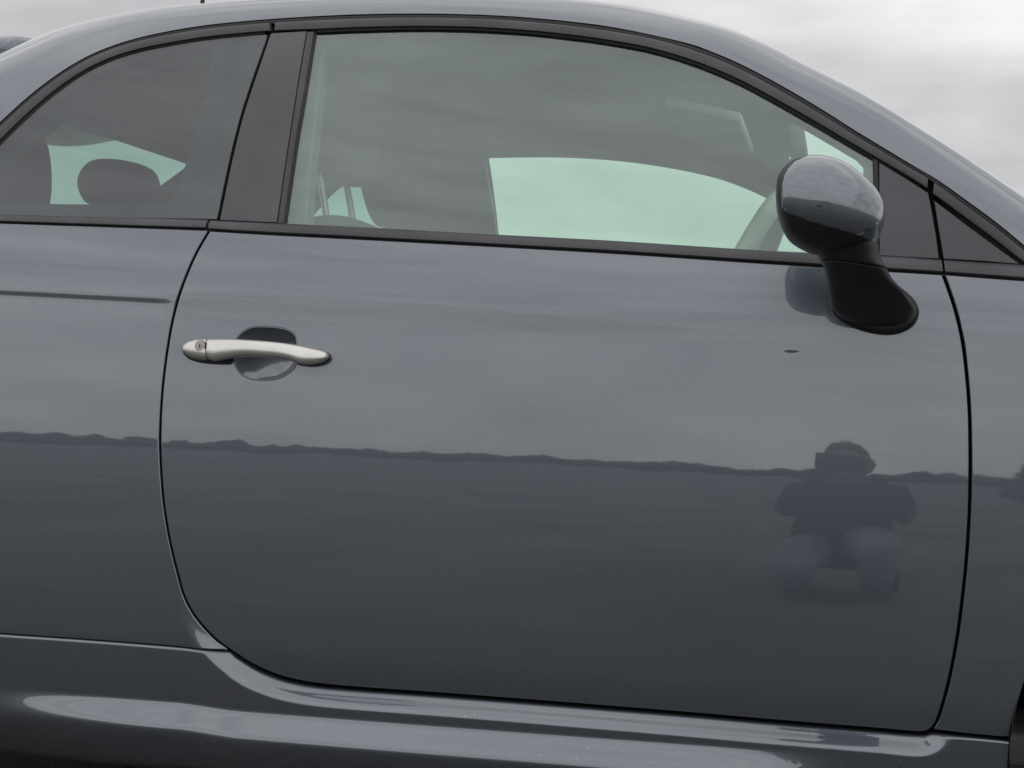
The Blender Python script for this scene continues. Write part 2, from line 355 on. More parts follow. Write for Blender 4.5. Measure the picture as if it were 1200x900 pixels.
def strip(name, A, B, surf, m, parent=None, prof=((0, 0), (0.15, 0.003), (0.85, 0.003), (1, 0)), depth=0.01, n=60, world=False, sharp=R(40), label=None, bsurf=None):
    """A moulding between two edge lines (photo pixels) on the surface."""
    a = resample(spline(A, 5) if len(A) > 2 else A, n); b = resample(spline(B, 5) if len(B) > 2 else B, n)
    if not world: a = np.array(XZ(a, surf)); b = np.array(XZ(b, bsurf or surf))
    pr = [(prof[0][0], prof[0][1] - depth)] + list(prof) + [(prof[-1][0], prof[-1][1] - depth)]
    k = len(pr); V = []
    for i in range(n):
        for t, o in pr:
            q = a[i] + (b[i] - a[i]) * t; s = float(surf(q[0], q[1])) * (1 - t) + float((bsurf or surf)(q[0], q[1])) * t if bsurf else float(surf(q[0], q[1]))
            V.append((q[0], -(s + o), q[1]))
    Fc = []
    for i in range(n - 1):
        for j in range(k):
            j2 = (j + 1) % k; Fc.append((i * k + j, i * k + j2, (i + 1) * k + j2, (i + 1) * k + j))
    Fc += [tuple(range(k))[::-1], tuple((n - 1) * k + j for j in range(k))]
    me = mesh(name, V, Fc); bm = bmesh.new(); bm.from_mesh(me); bmesh.ops.recalc_face_normals(bm, faces=bm.faces); bm.to_mesh(me); bm.free()
    return link(name, me, m, parent, smooth=sharp, label=label)

def loft(name, secs, m, parent=None, nseg=32, ex=2.3, caps=True, sharp=True, label=None, keep=None):
    """secs: (centre, half vector a, half vector b). Superellipse cross sections, smooth."""
    V = []; Fc = []
    for C, a, b in secs:
        C, a, b = map(lambda t: np.array(t, float), (C, a, b))
        for k in range(nseg):
            t = 2 * math.pi * k / nseg; c, s = math.cos(t), math.sin(t)
            V.append(C + a * math.copysign(abs(c) ** (2 / ex), c) + b * math.copysign(abs(s) ** (2 / ex), s))
    n = len(secs)
    for i in range(n - 1):
        for k in range(nseg):
            j = (k + 1) % nseg; f = (i * nseg + k, i * nseg + j, (i + 1) * nseg + j, (i + 1) * nseg + k)
            if keep is None or keep(np.mean([V[q] for q in f], axis=0), i, k): Fc.append(f)
    if caps:
        for i, rev in ((0, True), (n - 1, False)):
            c = len(V); V.append(np.array(secs[i][0], float))
            for k in range(nseg):
                j = (k + 1) % nseg; Fc.append((c, i * nseg + j, i * nseg + k) if rev else (c, i * nseg + k, i * nseg + j))
    me = mesh(name, V, Fc); bm = bmesh.new(); bm.from_mesh(me); bmesh.ops.recalc_face_normals(bm, faces=bm.faces); bm.to_mesh(me); bm.free()
    return link(name, me, m, parent, smooth=sharp, label=label)
def smooth_secs(secs, sub=4):
    a = np.array([np.concatenate([np.array(t, float) for t in s]) for s in secs]); n = len(a)
    p = np.vstack([2 * a[0] - a[1], a, 2 * a[-1] - a[-2]]); o = []
    for i in range(1, n):
        for k in range(sub):
            t = k / sub; P0, P1, P2, P3 = p[i - 1], p[i], p[i + 1], p[i + 2]
            o.append(0.5 * ((2 * P1) + (-P0 + P2) * t + (2 * P0 - 5 * P1 + 4 * P2 - P3) * t * t + (-P0 + 3 * P1 - 3 * P2 + P3) * t ** 3))
    o.append(a[-1]); return [(q[:3], q[3:6], q[6:9]) for q in o]
def tube(name, pts, rad, m, parent=None, nseg=10, label=None, closed=False):
    p = [np.array(q, float) for q in pts]; secs = []
    rr = rad if hasattr(rad, '__len__') else [rad] * len(p)
    for i, q in enumerate(p):
        if closed: t = p[(i + 1) % len(p)] - p[i - 1]
        else: t = p[min(i + 1, len(p) - 1)] - p[max(i - 1, 0)]
        t /= np.linalg.norm(t); u = np.cross(t, (0, 0, 1.0)) if abs(t[2]) < 0.95 else np.cross(t, (1.0, 0, 0)); u /= np.linalg.norm(u); v = np.cross(t, u)
        secs.append((q, u * rr[i], v * rr[i]))
    if closed: secs.append(secs[0])
    return loft(name, secs, m, parent, nseg, 2.0, not closed, R(50), label)
def rbox(name, c, size, m, parent=None, bev=0.02, rot=(0, 0, 0), seg=3, label=None, taper=1.0, sub=False):
    bm = bmesh.new(); bmesh.ops.create_cube(bm, size=1.0)
    for v in bm.verts:
        k = taper if v.co.z > 0 else 1.0
        v.co = Vector((v.co.x * size[0] * k, v.co.y * size[1] * k, v.co.z * size[2]))
    if bev: bmesh.ops.bevel(bm, geom=list(bm.edges), offset=bev, segments=seg, affect='EDGES', profile=0.5)
    from mathutils import Euler
    mt = Matrix.Translation(c) @ Euler(rot).to_matrix().to_4x4(); bm.transform(mt)
    me = bpy.data.meshes.new(name); bm.to_mesh(me); bm.free()
    return link(name, me, m, parent, smooth=R(40), label=label)
def tag(o, label=None, cat=None, group=None, kind=None):
    if label: o['label'] = label
    if cat: o['category'] = cat
    if group: o['group'] = group
    if kind: o['kind'] = kind
    return o

YC = 0.81      # centre line of the car
# ------------------------------------------------------------------ ground
def asphalt_mat():
    m = mat('worn_asphalt', (0.045, 0.044, 0.042), 0.85, noise=0.0, bump=0.8, bscale=160)
    n = m.node_tree.nodes; l = m.node_tree.links; p = n['Principled BSDF']; t = n.new('ShaderNodeTexCoord')
    v = n.new('ShaderNodeTexVoronoi'); v.inputs['Scale'].default_value = 120; sc = n.new('ShaderNodeSeparateColor')
    r = n.new('ShaderNodeValToRGB'); r.color_ramp.elements[0].color = (0.040, 0.040, 0.040, 1); r.color_ramp.elements[1].color = (0.115, 0.110, 0.102, 1); r.color_ramp.elements[1].position = 0.95
    l.new(t.outputs['Object'], v.inputs['Vector']); l.new(v.outputs['Color'], sc.inputs[0]); l.new(sc.outputs[0], r.inputs['Fac']); l.new(r.outputs['Color'], p.inputs['Base Color'])
    return m
def plane(name, x0, x1, y0, y1, z, m, n=1):
    v = [(x0 + (x1 - x0) * i / n, y0 + (y1 - y0) * j / n, z) for j in range(n + 1) for i in range(n + 1)]
    f = [(j * (n + 1) + i, j * (n + 1) + i + 1, (j + 1) * (n + 1) + i + 1, (j + 1) * (n + 1) + i) for j in range(n) for i in range(n)]
    return tag(link(name, mesh(name, v, f), m, smooth=False), kind='structure')
M_GRASS = mat('field_grass', (0.085, 0.098, 0.092), 0.95, nscale=0.8, col2=(0.20, 0.205, 0.19), bump=1.0, bscale=12, spec=0.1)
plane('ground', -1500, 1500, -1500, 1500, 0.0, M_GRASS)
plane('asphalt', -14, 14, -1.42, 7.0, 0.006, asphalt_mat())

# ------------------------------------------------------------------ car
car = bpy.data.objects.new('car', None); S.collection.objects.link(car)
tag(car, 'dark grey metallic small three-door hatchback with black window trim and silver door handle', 'car')
NEAR = []       # parts mirrored onto the far side
def far(o): NEAR.append(o); return o

# door skin ------------------------------------------------
BELT_BOT_D = [(245.5, 269), (320, 273.5), (400, 277.5), (560, 286), (720, 295), (900, 307), (1040, 316), (1105, 320)]
BELT_TOP_D = [(247, 258), (320, 261), (440, 267), (570, 274), (720, 282), (900, 293.5), (1031, 299), (1103, 304)]
belt_w = XZ(spline(BELT_BOT_D, 6), lower)
door_out = DOOR_W + belt_w[::-1][1:-1]
REC = [(348, 404), (346, 394), (340, 388.5), (329, 385), (311, 383.3), (296, 384), (285, 389), (277.5, 397), (274, 410), (274, 422), (277, 431), (283.5, 439), (294.5, 444), (309, 445.3), (325.7, 443.4), (338.5, 437), (346, 429), (350, 417)]
rec_w = XZ(spline(REC + REC[:1], 2.5)[:-1], lower)
ex = [(x, float(zcrease(x)) + d) for x in np.arange(-1.25, 0.2, 0.012) for d in (-0.014, -0.007, -0.0025, 0.0025, 0.007, 0.014)]
door = far(panel('door', door_out, lower, M_PAINT, car, gap=0.0019, r=0.0022, depth=0.016, step=0.015, holes=[rec_w], extra=ex, hole_gap=0.0, hole_depth=0.004))
# handle recess: bowl
def bowl(name, ring, depth, m, parent):
    p = np.array(clean(ring)); c = p.mean(0); V = []; Fc = []; n = len(p); K = 9
    for k in range(K + 1):
        s = 1 - k / K; d = depth * (1 - s ** 2.0) ** 0.85 if k else 0.0
        for q in p:
            w_ = c + (q - c) * s; V.append((w_[0], -(float(lower(w_[0], w_[1])) - 0.0015 - d), w_[1]))
    for k in range(K):
        for i in range(n): j = (i + 1) % n; Fc.append((k * n + i, k * n + j, (k + 1) * n + j, (k + 1) * n + i))
    me = mesh(name, V, Fc); bm = bmesh.new(); bm.from_mesh(me); bmesh.ops.recalc_face_normals(bm, faces=bm.faces); bmesh.ops.reverse_faces(bm, faces=bm.faces); bm.to_mesh(me); bm.free()
    return link(name, me, m, parent)
bowl('handle_recess', rec_w, 0.019, M_PAINT, door)
chip = XZ(spline([(918, 411.5), (923, 410), (930, 410.3), (937, 411.6), (930, 413.4), (922, 413.2), (918, 411.5)], 1.5)[:-1], lower)
panel('paint_chip', chip, lower, M_TRIM, door, off=0.0004, gap=0, r=0.0001, depth=0.0006, step=0.004)

# quarter panel --------------------------------------------
QB = [(-60, 258), (0, 260), (120, 264), (245, 268.5)]
SEAM_L = [(-80, 737), (0, 743), (80, 748.5), (160, 754.5), (240, 761), (269, 762.8)]
dl = XZ(spline(DOOR_L[:17] + [(268, 760.5)], 5), lower)
dl_q = dl
AX, AZ, AR = -1.79, 0.30, 0.345      # rear arch
qb_w = XZ(spline(QB, 8), lower); seam_w = XZ(spline(SEAM_L, 8), lower)
zq = seam_w[0][1]
th0 = math.asin((zq - AZ) / AR)
arch = [(AX + AR * math.cos(t), AZ + AR * math.sin(t)) for t in np.linspace(th0, math.pi - 0.15, 40)]
rear_x = -2.32
q_out = qb_w[::-1][:-1] + [(-2.0, 0.985), (-2.22, 0.90), (rear_x, 0.70), (rear_x, 0.36)] + [arch[-1]] + arch[::-1][1:] + seam_w + dl_q[::-1]
q_out = list(qb_w[1:][::-1]) + [(qb_w[0][0], qb_w[0][1]), (-1.8, qb_w[0][1] + 0.01), (-2.05, 0.96), (-2.25, 0.86), (rear_x, 0.70), (rear_x, 0.36), (arch[-1][0] - 0.02, 0.36)] + arch[::-1] + seam_w[1:] + dl_q[::-1][:-1]
exq = [(x, float(zcrease(x)) + d) for x in np.arange(-2.2, -0.90, 0.008) for d in (-0.013, -0.009, -0.006, -0.003, 0.0, 0.003, 0.006, 0.009, 0.013)]
exq += [(x, z) for x in np.arange(GX0 - 0.03, px_x(275, 765), 0.004) for z in np.arange(P(240, 764, lower)[2], P(240, 690, lower)[2], 0.005)]
quarter_panel = far(panel('quarter_panel', q_out, quarter, M_PAINT, car, gap=0.0015, r=0.0022, depth=0.016, step=0.018, extra=exq))

# front wing -----------------------------------------------
FX, FZ, FR = px_x(1186, 866) + 0.345, 0.29, 0.345
dr = XZ(spline(DOOR_L[30:], 5), lower)
SEAM_R = [(1092, 856), (1110, 858), (1140, 861.5), (1165, 864), (1187, 866)]
sr_w = XZ(SEAM_R, lower)
fa0 = math.pi - math.asin((sr_w[-1][1] - FZ) / FR)
farch = [(FX + FR * math.cos(t), FZ + FR * math.sin(t)) for t in np.linspace(fa0, 0.15, 40)]
FBELT_BOT = [(1104, 320), (1150, 323.3), (1200, 327), (1260, 331)]
fb_w = XZ(FBELT_BOT, lower)
f_out = dr + fb_w[1:] + [(0.75, 0.86), (1.05, 0.78), (1.18, 0.66), (1.20, 0.36), (farch[-1][0] + 0.03, 0.36)] + farch[::-1] + sr_w[::-1][1:]
exf = [(x, float(zcrease(x)) + d) for x in np.arange(0.05, 1.0, 0.010) for d in (-0.03, -0.02, -0.014, -0.008, -0.003, 0.003, 0.008, 0.014, 0.02, 0.03)]
wing = far(panel('front_wing', f_out, lower, M_PAINT, car, gap=0.0019, r=0.0022, depth=0.016, step=0.018, extra=exf))

# side skirt (structured grid) ------------------------------
def build_skirt():
    top_px = spline([(-110, 735), (-80, 736), (0, 743), (80, 748.5), (160, 754.5), (238, 761), (270, 763.8)], 5) + spline([(277, 770), (302, 785), (333, 797), (367, 804), (410, 808.3), (500, 814.8), (600, 822.3), (700, 830.3), (800, 838.3), (933, 850), (1033, 858), (1066, 861), (1084, 861.5), (1093, 859)], 5) + spline([(1110, 860.5), (1140, 864), (1165, 866.5), (1184, 868.5)], 5)
    top = np.array([(p[0], p[1]) for p in XZ(top_px, lower)])
    # clean: monotone in x
    xs = top[:, 0]; order = np.argsort(xs); top = top[order]
    X = np.arange(top[0, 0], top[-1, 0], 0.004); ZT = np.interp(X, top[:, 0], top[:, 1])
    b1 = P(0, 872, lower); b2 = P(400, 897, lower)
    ZB = b1[2] + (X - b1[0]) * (b2[2] - b1[2]) / (b2[0] - b1[0])
    K = 90; s = np.linspace(0, 1, K)
    XX = np.repeat(X[:, None], K, 1); ZZ = ZT[:, None] + (ZB - ZT)[:, None] * s[None]
    O = skirt(XX, ZZ)
    dtop = ZT[:, None] - ZZ
    O = O - 0.003 * (1 - np.clip(dtop / 0.0030, 0, 1)) ** 2     # rounded top edge
    V = np.stack([XX, -O, ZZ], -1)
    extra_t = V[:, :1] + np.array([0, 0.014, 0.0]); e1 = V[:, -1:] + np.array([0, 0.012, -0.012]); e2 = V[:, -1:] + np.array([0, 0.05, -0.016]); e3 = V[:, -1:] + np.array([0, 0.14, -0.01])
    V = np.concatenate([extra_t, V, e1, e2, e3], 1); K2 = V.shape[1]; n = len(X)
    Fc = [(i * K2 + j, i * K2 + j + 1, (i + 1) * K2 + j + 1, (i + 1) * K2 + j) for i in range(n - 1) for j in range(K2 - 1)]
    me = mesh('side_skirt', V.reshape(-1, 3), Fc); bm = bmesh.new(); bm.from_mesh(me); bmesh.ops.recalc_face_normals(bm, faces=bm.faces)
    c = sum((f.normal.y for f in bm.faces)); 
    if c > 0: bmesh.ops.reverse_faces(bm, faces=bm.faces)
    bm.to_mesh(me); bm.free()
    return link('side_skirt', me, M_PAINT, car, smooth=R(60))
far(build_skirt())

# shade in the shut lines, put in as black strips behind the gaps ------------------------------
def gap_shade(name, line_w, surf, wd, dp, m=M_BLACK, parent=car):
    p = resample(line_w, 120); t = np.gradient(p, axis=0); t /= np.linalg.norm(t, axis=1, keepdims=True); nn = np.stack([-t[:, 1], t[:, 0]], 1)
    a = p + nn * wd; b = p - nn * wd; V = []; Fc = []
    for i in range(len(p)):
        for q, o in ((a[i], -dp), (b[i], -dp), (b[i], -dp - 0.006), (a[i], -dp - 0.006)): V.append((q[0], -(float(surf(*q)) + o), q[1]))
    for i in range(len(p) - 1):
        for j in range(4): Fc.append((i * 4 + j, i * 4 + (j + 1) % 4, (i + 1) * 4 + (j + 1) % 4, (i + 1) * 4 + j))
    return link(name, mesh(name, V, Fc), m, parent, smooth=False)
far(gap_shade('door_gap_shade', DOOR_W, lower, 0.016, 0.0125))

# ------------------------------------------------------------------ window surround
ARC_TOP = [(-60, 205), (-30, 172), (0, 143), (33, 113), (67, 87), (100, 67), (133, 53), (167, 43), (200, 36), (233, 30.5), (267, 26.5), (320, 22), (387, 18), (453, 16), (520, 16), (587, 18.3), (653, 23.5), (720, 32), (762, 39.5), (800, 49), (833, 60), (867, 74.5), (900, 91.5), (933, 110), (967, 130.5), (1000, 151.5), (1033, 171.5), (1067, 192), (1088, 203), (1133, 235), (1167, 260), (1200, 287), (1240, 320)]
ARC_BOT = [(-60, 232), (-30, 198), (0, 168), (33, 136), (67, 107), (100, 84.5), (133, 69), (167, 59), (200, 52.5), (233, 47), (267, 43), (314, 39), (370, 37), (420, 35), (487, 33.5), (553, 34.5), (620, 38.5), (687, 46), (720, 51), (762, 59), (800, 70), (833, 82), (867, 97), (900, 114.5), (933, 133), (967, 152.5), (1000, 172), (1027, 187.5), (1067, 211), (1090, 226.5), (1133, 258), (1167, 283.5), (1200, 309), (1225, 325)]
def cut(pts, xa, xb, sp=None):
    q = spline(pts, 4); return [t for t in q if xa <= t[0] <= xb]
def shift(pts, dy): return [(a, b + dy) for a, b in pts]
TRIM_PROF = ((0, -0.002), (0.06, 0.0035), (0.2, 0.0045), (0.75, 0.0035), (0.95, 0.002), (1, -0.001))
def arcstrip(name, xa, xb, f0, f1, m, prof, depth=0.01, parent=car, skew=(0, 0)):
    T = cut(ARC_TOP, xa + skew[0], xb + skew[0] if False else xb); B = cut(ARC_BOT, xa - skew[1], xb + skew[1])
    n = max(20, int((xb - xa) / 6)); T = resample(T, n); B = resample(B, n)
    A_ = T + (B - T) * f0; B_ = T + (B - T) * f1
    return far(strip(name, [tuple(q) for q in A_], [tuple(q) for q in B_], upper, m, parent, prof=prof, depth=depth, n=n))
# thick black weather seal at the roof edge (continuous on the body), then satin trim, in three lengths split at the shut lines
arcstrip('roof_seal', -60, 1238, 0.0, 0.30, M_RUBBER, ((0, -0.003), (0.3, -0.001), (0.7, -0.0015), (1, -0.003)), 0.02)
arcstrip('window_trim', -60, 318.6, 0.28, 0.86, M_TRIM, TRIM_PROF, 0.012)
arcstrip('window_trim', 320.2, 1088, 0.28, 0.86, M_TRIM, TRIM_PROF, 0.012)
arcstrip('window_trim', 1092, 1225, 0.28, 0.93, M_TRIM, TRIM_PROF, 0.012)
arcstrip('glass_seal', -60, 313, 0.84, 1.03, M_RUBBER, ((0, -0.002), (0.5, -0.0005), (1, -0.003)), 0.012)
arcstrip('glass_seal', 366, 1025, 0.84, 1.03, M_RUBBER, ((0, -0.002), (0.5, -0.0005), (1, -0.003)), 0.012)

# belt mouldings
BP = ((0, -0.003), (0.08, 0.001), (0.3, 0.0045), (0.65, 0.006), (0.88, 0.0055), (0.97, 0.003), (1, -0.001))
far(strip('belt_moulding', BELT_TOP_D, BELT_BOT_D, upper, M_TRIM, car, prof=BP, n=120, bsurf=lower))
far(strip('belt_moulding', [(-60, 249), (0, 251), (120, 254), (244, 257.3)], [(-60, 258), (0, 260), (120, 264), (242.5, 268)], upper, M_TRIM, car, prof=BP, n=60, bsurf=lower))
far(strip('belt_moulding', [(1106, 304.3), (1150, 307), (1200, 310), (1255, 314)], [(1107.5, 320.3), (1150, 323.3), (1200, 327), (1258, 331)], upper, M_TRIM, car, prof=BP, n=30, bsurf=lower))
far(strip('belt_gap_shade', [(-60, 257.5), (0, 259.5), (120, 263.2), (245.5, 268), (320, 273), (560, 285.5), (720, 294.5), (1040, 315.5), (1260, 331)], [(-60, 261), (0, 262.8), (120, 266.8), (245, 271), (320, 276.2), (560, 288.5), (720, 297.5), (1040, 318.3), (1260, 334)], lower, M_RUBBER, car, prof=((0, -0.0035), (1, -0.0035)), n=80, depth=0.004))  # dark strip standing in for the shadow line under the moulding

# B pillar cover (on the door) and its rubber, quarter-glass frit, glasses
SHUT_B = [(320, 25), (310, 52), (297, 92), (283, 135), (270, 187), (255.5, 257)]
pil = XZ([(360, 36)] + spline([(359, 38), (351, 85), (340, 155), (331, 215), (324.5, 261)], 8) + [(300, 260), (257.6, 258)] + spline([(257.3, 257.5), (272, 187), (285, 135), (299, 92), (311.6, 55), (316.5, 40), (318.5, 38.5)], 8), upper)
far(panel('pillar_cover', pil, upper, M_PILLAR, car, gap=0.0002, r=0.0012, depth=0.008, off=-0.0005, step=0.02))
far(strip('glass_channel', spline([(359.3, 38), (351.3, 85), (340.3, 155), (331.3, 215), (325, 261.5)], 8), spline([(368.5, 37), (361, 82), (348, 158), (339, 217), (332.5, 262)], 8), upper, M_TRIM, car, prof=((0, -0.002), (0.15, 0.0012), (0.6, 0.0016), (0.9, 0), (1, -0.004)), n=40))
far(strip('channel_lip', spline([(368, 37), (360.5, 82), (347.5, 158), (338.5, 217), (332, 262)], 8), spline([(370.2, 37), (362.8, 82), (350, 158), (341, 217), (334.5, 262)], 8), upper, M_RUBBER, car, prof=((0, -0.004), (1, -0.006)), n=40))
far(gap_shade('pillar_gap_shade', XZ(spline([(322, 20)] + SHUT_B + [(245, 270)], 5), upper), upper, 0.013, 0.0095))  # black strip so the pillar gap looks shaded
far(gap_shade('front_pillar_gap_shade', XZ([(1087, 198), (1091, 226), (1097.5, 261), (1102.5, 303), (1105, 320)], upper), upper, 0.012, 0.0095))  # same black strip as shade in the front pillar gap

# door glass
dg = XZ(cut(ARC_BOT, 362, 1026) + [(1027, 300)] + [(900, 296), (720, 285), (570, 277), (330, 264.5)], upper)
door_glass = far(panel('door_window', dg, upper, M_GLASS, car, gap=-0.004, r=0.0004, depth=0.004, off=-0.007, step=0.015, back=True))
# quarter glass and printed border
qtop = cut(ARC_BOT, -60, 310)
qg = XZ(qtop + spline([(313, 40), (308, 55), (294.6, 93), (280.7, 136), (267.7, 188), (253.3, 257)], 8) + [(120, 255), (-62, 250)], upper)
far(panel('quarter_window', qg, upper, M_DARKGLASS, car, gap=0.0004, r=0.0012, depth=0.004, off=-0.0035, step=0.03, back=True))
hole = spline([(247, 60), (243, 85), (233, 130), (220, 175), (205, 222), (201, 232), (194, 237.5), (186, 239), (120, 239), (40, 238), (-40, 237)], 6) + [(-56, 237), (-58, 232)] + spline([(-52, 222), (-20, 188), (0, 173), (33, 144), (67, 116), (100, 93), (133, 77), (167, 67), (200, 60), (225, 56.5), (240, 55), (247, 60)], 6)[:-1]
far(panel('window_border', qg, upper, M_FRIT, car, gap=0.0008, r=0.0002, depth=0.002, off=-0.0085, step=0.03, holes=[XZ(hole, upper)]))
# mirror sail and front triangle
sail = XZ([(1030, 190), (1067, 212.3), (1088, 226), (1092, 246), (1097, 275), (1101, 303.5), (1062, 302), (1030, 300)], upper)
far(panel('mirror_sail', sail, upper, M_MATTE, car, gap=0.0004, r=0.0015, depth=0.008, off=0.0005, step=0.02))
far(strip('sail_channel', [(1022.5, 185), (1024, 240), (1025, 300)], [(1030, 189), (1030.5, 240), (1031, 301)], upper, M_RUBBER, car, prof=((0, -0.006), (0.2, 0.001), (0.8, 0.001), (1, -0.003)), n=12))
tri = XZ([(1094.5, 234), (1133, 263), (1167, 288), (1196, 309.5), (1150, 306.5), (1105, 304)], upper)
far(panel('front_quarter_cover', tri, upper, M_MATTE, car, gap=0.0008, r=0.0015, depth=0.008, off=-0.001, step=0.02))

# ------------------------------------------------------------------ roof rail, roof, screens
PAIRS = [((-112, 270), (-262, 262), .16), ((-88, 238), (-232, 222), .16), ((-60, 205), (-185, 175), .16), ((-30, 172), (-130, 130), .16), ((0, 143), (-75, 98), .16), ((33, 113), (-30, 76), .16), ((67, 87), (12, 57), .16), ((100, 67), (58, 37.5), .16), ((133, 53), (100, 25), .16), ((167, 43), (143, 15.5), .16), ((200, 36), (185, 8.5), .16), ((233, 30.5), (225, 4.5), .16), ((267, 26.5), (262, 1.5), .16), ((320, 22), (318, -2), .16), ((387, 18), (387, -5), .16), ((453, 16), (455, -7), .16), ((520, 16), (525, -7), .16), ((587, 18.3), (597, -5), .16), ((653, 23.5), (670, -1.5), .15), ((720, 32), (743, 7), .14), ((800, 49), (822, 24), .12), ((833, 60), (860, 35), .11), ((867, 74.5), (898, 51.5), .10), ((900, 91.5), (936, 71), .095), ((933, 110), (972, 89), .09), ((967, 130.5), (1008, 107.5), .085), ((1000, 151.5), (1043, 128), .08), ((1033, 171.5), (1077, 149), .08), ((1067, 192), (1112, 171), .08), ((1100, 211.5), (1148, 194.5), .08), ((1133, 235), (1185, 219.5), .08), ((1167, 260), (1220, 244), .08), ((1200, 287), (1258, 273), .08), ((1240, 320), (1310, 312), .08)]
def roof_rows():
    T = resample_pairs = []
    a = np.array([(p[0][0], p[0][1], p[1][0], p[1][1], p[2]) for p in PAIRS], float)
    rows = []; n = len(a); ap = np.vstack([2 * a[0] - a[1], a, 2 * a[-1] - a[-2]])
    for i in range(1, n):
        for k in range(4):
            t = k / 4; P0, P1, P2, P3 = ap[i - 1:i + 3]
            rows.append((0.5 * ((2 * P1) + (-P0 + P2) * t + (2 * P0 - 5 * P1 + 4 * P2 - P3) * t * t + (-P0 + 3 * P1 - 3 * P2 + P3) * t ** 3), (i - 1) + t))
    rows.append((a[-1], n - 1.0)); return rows
ROWS = roof_rows(); SIL = []
def build_rail():
    V = []; K = 16
    for q, idx in ROWS:
        P0 = P(q[0], q[1], upper, 0.0); h = 0.003
        P0in = P0 + np.array([0, 0.016, 0.0])
        P1 = atY(q[2], q[3], P0[1] + q[4]); rd = ray(q[2], q[3]); Ln = np.linalg.norm(P1 - P0)
        up_ = np.array([0, 0, 1.0]); dz = 0.01; y2 = -float(upper(P0[0], P0[2] + dz)); tg = np.array([0, y2 - P0[1], dz]); tg /= np.linalg.norm(tg)
        dirv = (P1 - P0); tg = tg * 0.75 + 0.25 * dirv / Ln; tg /= np.linalg.norm(tg)
        C1 = P0 + tg * Ln * 0.36; C2 = P1 - rd * Ln * 0.48
        row = [P0in, P0 + np.array([0, 0.004, -0.0])]
        for k in range(K + 1):
            t = k / K; row.append((1 - t) ** 3 * P0 + 3 * (1 - t) ** 2 * t * C1 + 3 * (1 - t) * t * t * C2 + t ** 3 * P1)
        SIL.append(P1); V.append(row)
    n = len(V); K2 = len(V[0])
    Fc = [(i * K2 + j, (i + 1) * K2 + j, (i + 1) * K2 + j + 1, i * K2 + j + 1) for i in range(n - 1) for j in range(K2 - 1)]
    me = mesh('roof_rail', [p for r_ in V for p in r_], Fc); return far(link('roof_rail', me, M_PAINT, car, smooth=R(50)))
build_rail()
SIL = np.array(SIL)
def span(name, i0, i1, m, bow, crown, parent=car, off=(0, 0, 0), thick=0.0, inset=0.0):
    V = []; K = 24; n = i1 - i0 + 1
    for i in range(i0, i1 + 1):
        p = SIL[i]; bw = bow(i)
        for k in range(K + 1):
            u = k / K; s = 1 - (2 * u - 1) ** 2; s2 = 1 - abs(2 * u - 1) ** 2.6
            V.append((p[0] + bw * s + off[0], p[1] + inset + (2 * (YC - p[1] - inset)) * u, p[2] + (crown(i) if callable(crown) else crown) * s2 + off[2]))
    Fc = [(a * (K + 1) + b, (a + 1) * (K + 1) + b, (a + 1) * (K + 1) + b + 1, a * (K + 1) + b + 1) for a in range(n - 1) for b in range(K)]
    o = link(name, mesh(name, V, Fc), m, parent)
    if thick: sm = o.modifiers.new('thick', 'SOLIDIFY'); sm.thickness = thick
    return o
IR0, IR1 = 7 * 4 - 2, 19 * 4 + 2        # roof between these rows
def bow(i):
    if i > IR1 - 20: return 0.06 * min(1, (i - IR1 + 20) / 20)
    if i < IR0 + 16: return -0.10 * min(1, (IR0 + 16 - i) / 16)
    return 0.0
def crown(i): return 0.008 + 0.027 * float(sstep((IR1 - i) / 16.0)) * float(sstep((i - IR0 + 8) / 20.0))
span('roof', IR0, IR1, M_PAINT, bow, crown)
def rear_bow(i): return -0.10 - 0.16 * min(1, (IR0 - i) / 16)
span('rear_window', 0, IR0, M_GLASS, rear_bow, crown)
span('windscreen', IR1, len(SIL) - 1, M_GLASS, bow, crown, off=(0.0, 0, 0.0))
span('headliner', IR0 - 5, IR1 + 8, M_FABRIC, bow, 0.02, off=(0, 0, -0.035), thick=0.01, inset=-0.04)
# tailgate below the rear window, meeting the quarter panels
def tailgate():
    E = [(-2.32, .70), (-2.25, .86), (-2.05, .96), (qb_w[0][0] - .10, qb_w[0][1])]; pts = [(x, -float(lower(x, z)), z) for x, z in E] + [tuple(SIL[0])]
    pts = resample(pts, 16); V = []; K = 24
    for i, p in enumerate(pts):
        bw = -0.18 - 0.08 * i / 15
        for k in range(K + 1): u = k / K; V.append((p[0] + bw * (1 - abs(2 * u - 1) ** 2.2), p[1] + 2 * (YC - p[1]) * u, p[2] + 0.01 * (1 - (2 * u - 1) ** 2)))
    f = [(a_ * (K + 1) + b_, a_ * (K + 1) + b_ + 1, (a_ + 1) * (K + 1) + b_ + 1, (a_ + 1) * (K + 1) + b_) for a_ in range(15) for b_ in range(K)]
    o = link('tailgate', mesh('tailgate', V, f), M_PAINT, car); sm = o.modifiers.new('thick', 'SOLIDIFY'); sm.thickness = 0.015
tailgate()
